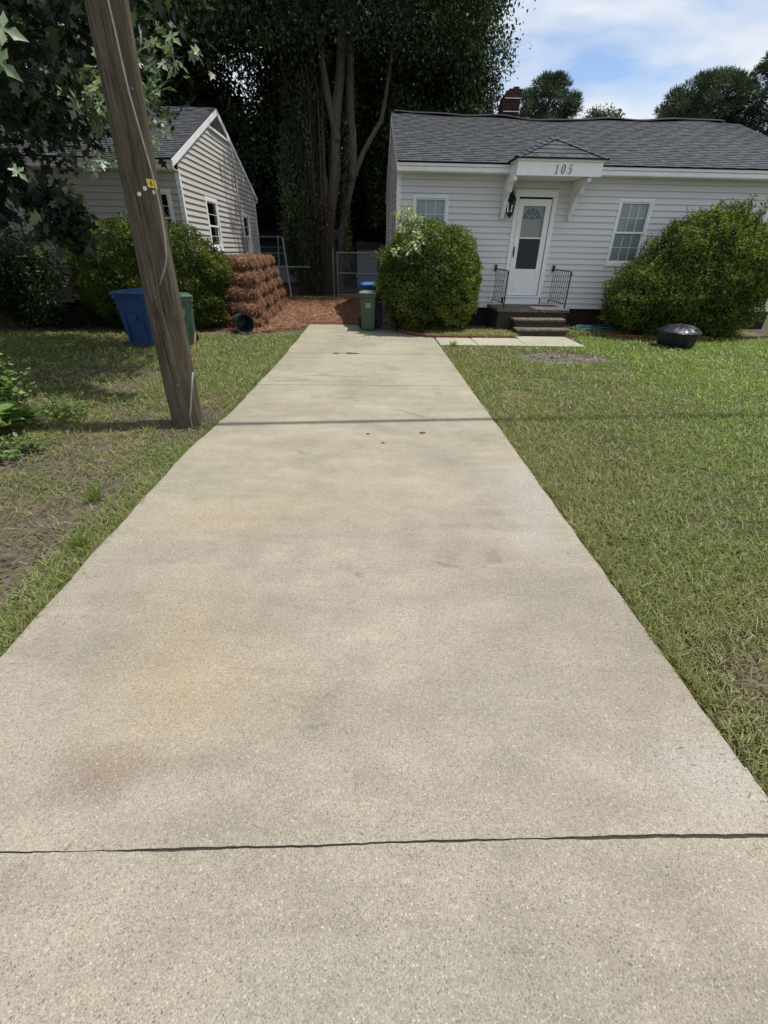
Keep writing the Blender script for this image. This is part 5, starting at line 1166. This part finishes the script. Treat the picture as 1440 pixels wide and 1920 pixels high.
# ================================================================== YARD OBJECTS
def wheelie_bin(loc, rz, wt, wb, dt, db, h, body_m, lid_m, name, label, sticker=True, lid_open=0, notch=False):
    root = empty(name, loc, label, 'wheelie bin', None, rz)
    o = (0, 0, 0)
    m = MB(); seg = 6
    def ringr(w_, d, z, yo=0):  # rounded rectangle, front faces -y
        r = .05; P = []
        for cx, cy, a0 in ((w_ / 2 - r, d / 2 - r, 0), (-w_ / 2 + r, d / 2 - r, 90), (-w_ / 2 + r, -d / 2 + r, 180), (w_ / 2 - r, -d / 2 + r, 270)):
            for k in range(5): a = R(a0 + k * 22.5); P.append((cx + r * math.cos(a), cy + r * math.sin(a) + yo, z))
        return P
    f = lambda t: (wb + (wt - wb) * t, db + (dt - db) * t)
    ring = [ringr(*f(0), .03), ringr(*f(.45), h * .45), ringr(*f(.46), h * .46), ringr(*f(.88), h * .86), ringr(wt + .03, dt + .03, h * .865), ringr(wt + .035, dt + .035, h * .93), ringr(wt + .03, dt + .03, h * .935), ringr(wt + .05, dt + .04, h * .94), ringr(wt + .05, dt + .04, h * .955)]
    m.rings(ring)
    body = m.build('body', body_m, root, origin=o, smooth=False, bevel=.004); body.location = (0, 0, 0)
    m = MB()
    if notch:
        for x in np.linspace(-wt * .36, wt * .36, 9): m.box(x - .006, x + .006, -dt / 2 - .03, -dt / 2 - .012, h * .875, h * .93)
        m.box(-.07, .07, -db / 2 - (dt - db) / 4 - .012, -db / 2 - (dt - db) / 4 + .02, h * .34, h * .36); m.box(-.08, .08, -dt / 2 - .004, -dt / 2 + .05, h * .50, h * .60)
        for sx in (-1, 1): m.box(sx * wt * .26 - .01, sx * wt * .26 + .01, -dt / 2 - .004 + .01, -dt / 2 + .06, h * .1, h * .82)
    else:
        for sx in (-1, 1): m.hexa([(sx * wb * .3 - .012, -db / 2 - .006, .05), (sx * wb * .3 + .012, -db / 2 - .006, .05), (sx * wb * .3 + .012, -db / 2 + .05, .05), (sx * wb * .3 - .012, -db / 2 + .05, .05), (sx * wb * .34 - .012, -dt / 2 + .006, h * .5), (sx * wb * .34 + .012, -dt / 2 + .006, h * .5), (sx * wb * .34 + .012, -dt / 2 + .05, h * .5), (sx * wb * .34 - .012, -dt / 2 + .05, h * .5)])
    m.build('moulded_ribs', body_m, body, origin=o).location = (0, 0, 0)
    m = MB(); rg = []
    for s_, z in ((1.10, .957), (1.115, .963), (1.11, .985), (1.02, 1.0), (.72, 1.025), (.3, 1.03)): rg.append(ringr(wt * s_, dt * s_, z * h))
    m.rings(rg); m.box(-wt * .25, wt * .25, -dt * .55 - .03, -dt * .55, h * .962, h * .978)
    lid = m.build('lid', lid_m, root, origin=o, smooth=False, bevel=.003); lid.location = (0, 0, 0)
    if lid_open: lid.rotation_euler = (0, R(lid_open), 0)
    m = MB(); m.tube([(-wt / 2 - .02, dt / 2 + .06, h * .93), (wt / 2 + .02, dt / 2 + .06, h * .93)], .014, 8)
    for sx in (-1, 1): m.tube([(sx * wt * .42, dt / 2 + .06, h * .93), (sx * wt * .42, dt / 2 - .01, h * .93)], .014, 8)
    m.build('handle', body_m, root, origin=o, smooth=True).location = (0, 0, 0)
    for sx in (-1, 1):
        m = MB(); xa = sx * (wb / 2 + .015); m.tube([(xa, db / 2 - .01, .10), (xa + sx * .045, db / 2 - .01, .10)], .10, 20)
        wh = m.build('wheel', M_rubber, root, origin=o, bevel=.008); wh.location = (0, 0, 0)
        m = MB(); m.tube([(xa, db / 2 - .01, .10), (xa + sx * .051, db / 2 - .01, .10)], .045, 14); m.build('wheel_hub', M_blackplastic, wh, origin=o).location = (0, 0, 0)
    if sticker:
        m = MB(); yy = lambda z: -(db + (dt - db) * z / h) / 2 - .003
        def chip(x0, x1, z0, z1): m.quad((x0, yy(z0), z0), (x1, yy(z0), z0), (x1, yy(z1), z1), (x0, yy(z1), z1))
        for k in range(7): chip(-.055 + k * .011, -.055 + k * .011 + (.009 if k % 2 else .007), h * .695, h * (.71 + .006 * (k % 2)))
        for k in range(4): chip(.02 + k * .011, .028 + k * .011, h * (.69 + .004 * k), h * (.712 + .005 * k))
        for k in range(8): chip(-.05 + k * .0135, -.041 + k * .0135, h * .655, h * (.672 + .004 * ((k * 5) % 3)))
        chip(-.05, .062, h * .632, h * .637)
        for k in range(8): chip(-.055 + k * .0135, -.045 + k * .0135, h * .612, h * .624)
        m.build('sticker', M_sticker, body, origin=o).location = (0, 0, 0)
    return root
wheelie_bin((-.045, 11.12, .0), R(-3), .37, .30, .42, .36, .80, M_green_bin, M_green_lid, 'wheelie_bin', 'green wheelie bin with a white sticker at the far end of the driveway')
wheelie_bin((.02, 11.55, .0), R(12), .46, .42, .46, .38, .94, M_navy_bin, M_blue_lid, 'wheelie_bin', 'navy wheelie bin with blue lid standing behind the green bin', sticker=False)
wheelie_bin((-4.20, 9.12, -.02), R(-14), .66, .50, .60, .50, .92, M_blue_bin, M_blue_bin, 'wheelie_bin', 'large blue wheelie bin in the shade left of the utility pole', sticker=False, notch=True)
wheelie_bin((-3.56, 9.25, -.02), R(24), .44, .36, .46, .38, .86, M_green_bin2, M_green_bin2, 'wheelie_bin', 'green wheelie bin half hidden behind the utility pole')

# overturned plastic pot
PT = empty('plant_pot', (-2.78, 10.55, .19), 'dark green plastic pot lying on its side by the straw bales', 'plant pot')
PT.rotation_euler = (0, 0, R(28))
m = MB(); prof = [(.0, .52), (.145, .52), (.15, .50), (.185, .06), (.20, .055), (.205, .0), (.195, .0), (.185, .03), (.175, .06), (.14, .49), (.0, .495)]
rings = [[(r * math.cos(2 * math.pi * j / 28), z - .2, r * math.sin(2 * math.pi * j / 28)) for j in range(28)] for r, z in prof]
m.rings(rings, False); m.build('pot_shell', M_pot, PT, origin=(0, 0, 0), smooth=False).location = (0, 0, 0)

# covered fire pit
FP = empty('fire_pit', (6.25, 9.52, 0), 'round fire pit under a black vinyl cover on the lawn', 'fire pit')
m = MB(); rings = []
for r, z, wv in ((.25, .0, .02), (.29, .03, .025), (.335, .10, .022), (.37, .22, .014), (.395, .30, .008), (.40, .315, .006), (.385, .33, .006), (.30, .375, .016), (.22, .41, .016), (.12, .43, .012), (.04, .445, .006), (.0, .45, 0)):
    rings.append([((r + wv * math.sin(j * .9 + z * 20) * math.sin(j * .37)) * math.cos(2 * math.pi * j / 60) + 6.25, (r + wv * math.sin(j * 1.1 + z * 13)) * math.sin(2 * math.pi * j / 60) + 9.52, z - .035 + (wv * .8 * math.sin(j * 1.7 + r * 30) if r < .42 else 0)) for j in range(60)])
m.rings(rings, False); cv = m.build('cover', M_blackplastic, FP, smooth=True)
m = MB(); m.tube([(6.25 + .399 * math.cos(a), 9.52 + .399 * math.sin(a), .272) for a in np.linspace(0, 2 * math.pi, 48)], .008, 5); m.build('cover_hem', M_blackplastic, cv)
m = MB()
for a in (20, 140, 265): m.tube([(6.25 + .2 * math.cos(R(a)), 9.52 + .2 * math.sin(R(a)), .08), (6.25 + .34 * math.cos(R(a)), 9.52 + .36 * math.sin(R(a)), -.03)], .014, 6)
m.build_each('leg', M_black, FP); m = MB(); m.tube([(5.93, 9.36, .10), (5.86, 9.30, .0), (5.78, 9.34, -.02)], .006, 5); m.build('drawstring', M_black, FP)

# garden hose
m = MB(); P = []
for i in range(250):
    a = i * .155; r1 = .30 + .22 * (.5 + .5 * math.sin(i * .031)) + .04 * math.sin(i * .7)
    P.append((5.42 + r1 * 1.25 * math.cos(a) + .16 * math.sin(i * .045), 11.22 + r1 * .62 * math.sin(a + .3 * math.sin(i * .11)) + .05 * math.sin(i * .05), .04 + .010 * (i % 90) / 10 + .03 * math.sin(i * .33) * math.sin(i * .07)))
P += [(6.0, 11.4, .06), (6.1, 11.6, .2), (5.95, 11.8, .45), (5.9, 11.9, .6)]
m.tube(P, .0115, 6); tag(m.build('garden_hose', M_hose, origin=(5.4, 11.2, 0), smooth=True), 'teal garden hose in a loose coil beside the porch steps', 'hose')

# edging bricks: one brick with three core holes, copied along the bed edges
def brick():
    root = empty('edging_brick', (0, 0, 0), 'x', 'brick'); m = MB(); m.box(-.10, .10, -.032, .032, -.04, .045); m.build('brick_body', M_edgebrick, root, origin=(0, 0, 0), bevel=.004).location = (0, 0, 0)
    m = MB()
    for x in (-.06, 0, .06): m.tube([(x, -.0335, .003), (x, -.030, .003)], .014, 10)
    m.build('core_holes', M_hole, root, origin=(0, 0, 0)).location = (0, 0, 0); return root
proto = brick(); used = False
ORD = ['first', 'second', 'third', 'fourth', 'fifth', 'sixth', 'seventh', 'eighth', 'ninth', 'tenth', 'eleventh', 'twelfth', 'thirteenth', 'fourteenth', 'fifteenth', 'sixteenth', 'seventeenth']
paths = [('clay brick from the green bin in the curved round bush bed border', 'bricks edging the round bush bed', [(.66, 10.98), (.76, 10.68), (.98, 10.38), (1.22, 10.17), (1.6, 10.165), (2.2, 10.175), (3.05, 10.19)]),
         ('brick from the steps in the lawn edge border of the right bed', 'bricks edging the bed under the right window', [(4.75, 11.02), (5.2, 10.72), (5.9, 10.53), (6.8, 10.46), (7.6, 10.5)])]
for lb_, g_, pts in paths:
    pts = [Vector(p) for p in pts]; L_ = [(pts[i + 1] - pts[i]).length for i in range(len(pts) - 1)]; tot = sum(L_); d = .1; kk_ = 0
    while d < tot:
        q = d; i = 0
        while q > L_[i]: q -= L_[i]; i += 1
        p = pts[i].lerp(pts[i + 1], q / L_[i]); v = pts[i + 1] - pts[i]
        b = copy_tree(proto) if used else proto; used = True
        b.location = (p.x, p.y, -.005 + rng.normal(0, .004) + (.02 if p.x < 1.3 else 0)); b.rotation_euler = (rng.normal(0, .03), rng.normal(0, .02), math.atan2(v.y, v.x) + rng.normal(0, .04)); kk_ += 1; b['label'] = ORD[kk_ - 1] + ' ' + lb_; b['group'] = g_; d += .215
# bale stack
def bale(seed):
    rs = np.random.default_rng(seed); root = empty('straw_bale', (0, 0, 0), 'x', 'straw bale'); m = MB()
    hx, hy, hz = .385, .215, .112; rings = []; k = 28
    for i in range(15):
        x = -hx + 2 * hx * i / 14; e = 1 - (.12 if i in (0, 14) else .03 if i in (1, 13) else 0) - .05 * (math.exp(-((x - .17) / .04) ** 2) + math.exp(-((x + .17) / .04) ** 2)); row = []
        for j in range(k):
            a = 2 * math.pi * j / k; s = (abs(math.cos(a)) ** 4 + abs(math.sin(a)) ** 4) ** -.25; w_ = e * s * (1 + .05 * math.sin(5 * a + x * 9 + seed) + .03 * math.sin(11 * a + x * 17))
            row.append((x + .02 * math.sin(a * 3 + seed) * (1 if i in (0, 14) else .3), hy * w_ * math.cos(a), hz * w_ * math.sin(a)))
        rings.append(row)
    m.rings(rings); body = m.build('bale_body', M_bale, root, origin=(0, 0, 0), smooth=True); body.location = (0, 0, 0)
    n = 3800; u = unit(rs.normal(size=(n, 3))); s = (np.abs(u) ** 5).sum(1) ** -.2; q = u * s[:, None] * rs.uniform(.95, 1.03, n)[:, None]
    P = q * [hx, hy, hz]; T = rs.normal(0, 1, (n, 3)) * [1, 1, .5] + [0, 0, -.2]; T = T - (T * u).sum(1)[:, None] * u + u * .22; P = P - unit(T) * .04
    nd = leaves('needles', M_straw, P, T, u + rs.normal(0, .5, (n, 3)), rs.uniform(.07, .16, n), .0095, rs.uniform(0, 1, n) * .8 + .1, STRIP, root, origin=(0, 0, 0)); nd.location = (0, 0, 0)
    return root
protos = [bale(3), bale(8), bale(21)]; fresh = [True] * 3; bi = 0
def place_bale(x, y, z, rz, label, group=None):
    global bi
    k = bi % 3; bi += 1
    b = protos[k] if fresh[k] else copy_tree(protos[k]); fresh[k] = False
    b.location = (x, y, z); b.rotation_euler = (rng.normal(0, .04), rng.normal(0, .04), rz + rng.normal(0, .06)); b['label'] = label
    if group: b['group'] = group
frontl = ['lowest bale of the pine straw stack end, just behind the overturned pot', 'second bale from the ground in the front end of the straw stack', 'third bale from the ground in the front end of the straw stack', 'fourth bale from the ground in the front end of the straw stack', 'top bale at the front end of the straw stack beside the green bush']
for k in range(5): place_bale(-2.90 - .035 * k + .05 * (k % 2), 11.24 + .09 * k, .125 + .292 * k, R(4 - 5 * (k % 2)), frontl[k])
for j in range(1, 11):
    hN = 5 if j < 9 else 4
    for k in range(hN):
        if k == hN - 1: lb_, gg = ORD[j - 1] + ' top layer straw bale behind the front end of the stack', 'top layer of the straw stack'
        else: lb_, gg = 'straw bale in the ' + ORD[k] + ' layer from the ground, ' + ORD[j - 1] + ' column behind the stack front', 'bales in the side of the straw stack'
        place_bale(-2.93 - .02 * j - .045 * k + .04 * math.sin(j * 2 + k), 11.42 + .09 * k * (1 if j < 2 else 0) + .45 * j, .125 + .292 * k - (.02 if k == hN - 1 else 0) + .01 * math.sin(j), R(2), lb_, gg)
for j in range(3):
    for k in range(5):
        place_bale(-3.62, 11.7 + .46 * j, .13 + .285 * k, R(0), 'inner row straw bale beside the beige house, ' + ORD[k] + ' layer up, ' + ORD[j] + ' from front', 'inner row of the straw stack')

# ================================================================== BACK YARD
# chain link gate and fence
def chain(m, x0, x1, y, z0, z1, s=.09):
    k = x0 - (z1 - z0)
    while k < x1:
        for sg in (1, -1):
            pts = []
            for t in (0, 1):
                x = k + (z1 - z0) * t; z = z0 + (z1 - z0) * (t if sg > 0 else 1 - t); pts.append((x, z))
            (xa, za), (xb, zb_) = pts
            f0 = max(0, (x0 - xa) / (xb - xa)); f1 = min(1, (x1 - xa) / (xb - xa))
            if f1 > f0: m.tube([(xa + (xb - xa) * f0, y, za + (zb_ - za) * f0), (xa + (xb - xa) * f1, y, za + (zb_ - za) * f1)], .0022, 3, False)
        k += s
GT = empty('chain_link_gate', (-1.28, 19.6, 0), 'chain link gate right of the vine covered trunks', 'gate')
m = MB(); y = 19.6
for p in (((-1.27, y, .05), (-1.27, y, 1.52)), ((.28, y, .05), (.28, y, 1.50)), ((-1.27, y, 1.50), (.28, y, 1.50)), ((-1.27, y, .06), (.28, y, .06)), ((-1.27, y, .82), (.28, y, .80))): m.tube(p, .02, 7)
m.build('gate_frame', M_galv, GT); m = MB(); chain(m, -1.27, .28, y + .01, .06, 1.5); m.build('chain_mesh', M_galv, GT)
FE = empty('chain_link_fence', (-1.42, 19.6, 0), 'chain link fence run behind the white house with two posts', 'fence')
m = MB(); m.tube([(-1.42, y - .05, 0), (-1.42, y - .05, 1.62)], .024, 8); m.tube([(.40, y, 0), (.40, y, 1.6)], .024, 8); m.tube([(2.6, y, 0), (2.6, y, 1.6)], .024, 8); m.build_each('post', M_galv, FE)
m = MB(); m.tube([(.4, y, 1.52), (2.6, y, 1.52)], .017, 7); m.build('rail', M_galv, FE); m = MB(); chain(m, .4, 2.6, y, .04, 1.52); m.build('chain_mesh', M_galv, FE)
# pale leaning pipes and crossbar
SW = empty('pipe_frame', (-3.1, 20.2, 0), 'pale leaning pipe posts with a crossbar between the straw stack and the vines', 'pipe frame')
M_palepipe = simple('pale_pipe_paint', (.34, .36, .36), .5, .1, 10, 0)
m = MB(); m.tube([(-3.05, 19.2, 0), (-3.2, 19.2, 1.95)], .026, 8); m.tube([(-3.72, 20.6, 0), (-3.60, 20.6, 2.05)], .024, 8); m.tube([(-4.4, 19.9, .98), (-2.35, 19.9, .99)], .018, 7); m.build_each('pipe', M_palepipe, SW)
# dark outbuilding behind
OB = empty('outbuilding', (-4.5, 26, 0), 'dark open sided outbuilding with a pale eave edge behind the pipe posts', 'outbuilding')
m = MB(); m.box(-7.5, -1.6, 26.02, 29, 0, 2.05); m.build('wall', M_darkwall, OB)
m = MB(); m.hexa([(-7.9, 25.5, 2.05), (-1.3, 25.5, 2.05), (-1.3, 29.2, 2.7), (-7.9, 29.2, 2.7), (-7.9, 25.5, 2.14), (-1.3, 25.5, 2.14), (-1.3, 29.2, 2.8), (-7.9, 29.2, 2.8)]); m.build('roof', M_darkwall, OB)
m = MB(); m.box(-7.92, -1.28, 25.46, 25.496, 2.03, 2.12); m.build('eave_trim', M_shed, OB)
m = MB(); m.box(-5.9, -3.4, 25.98, 26.019, 1.35, 1.42); m.box(-5.9, -3.4, 25.98, 26.019, 1.62, 1.66); m.box(-7, -2.2, 25.97, 26.018, .1, .85); m.build_each('cladding_strip', M_shed, OB)
m = MB(); m.box(-3.3, -2.75, 25.96, 26.01, .95, 1.35); m.build('window', M_darkglass, OB)
SH = empty('shed', (.2, 24, 0), 'pale grey ribbed metal shed seen through the gate above the bins', 'shed')
m = MB(); n_ = 26; x0_, x1_ = -.62, 2.2
for i in range(n_):
    a = x0_ + (x1_ - x0_) * i / n_; b = x0_ + (x1_ - x0_) * (i + 1) / n_; yy = 24.0 - (.02 if i % 2 else 0); m.box(a + .0005, b - .0005, yy, 24.5, 0, 1.62)
m.build('ribbed_wall', M_shed, SH); m = MB(); m.hexa([(x0_ - .08, 23.9, 1.62), (x1_ + .1, 23.9, 1.62), (x1_ + .1, 26, 1.9), (x0_ - .08, 26, 1.9), (x0_ - .08, 23.9, 1.68), (x1_ + .1, 23.9, 1.68), (x1_ + .1, 26, 1.96), (x0_ - .08, 26, 1.96)]); m.build('roof', M_darkwall, SH)
m = MB(); m.box(x0_ + .02, x1_ - .02, 24.501, 25.95, 0, 1.6); m.build('side_wall', M_shed, SH)
m = MB(); m.box(.36, .40, 23.955, 23.978, 0, 1.6); m.build('door_gap', M_darkglass, SH)
SD = empty('leaf_pile', (-7, 24, 0), 'x', 'x'); bpy.data.objects.remove(SD)
print('objects', len(bpy.data.objects))
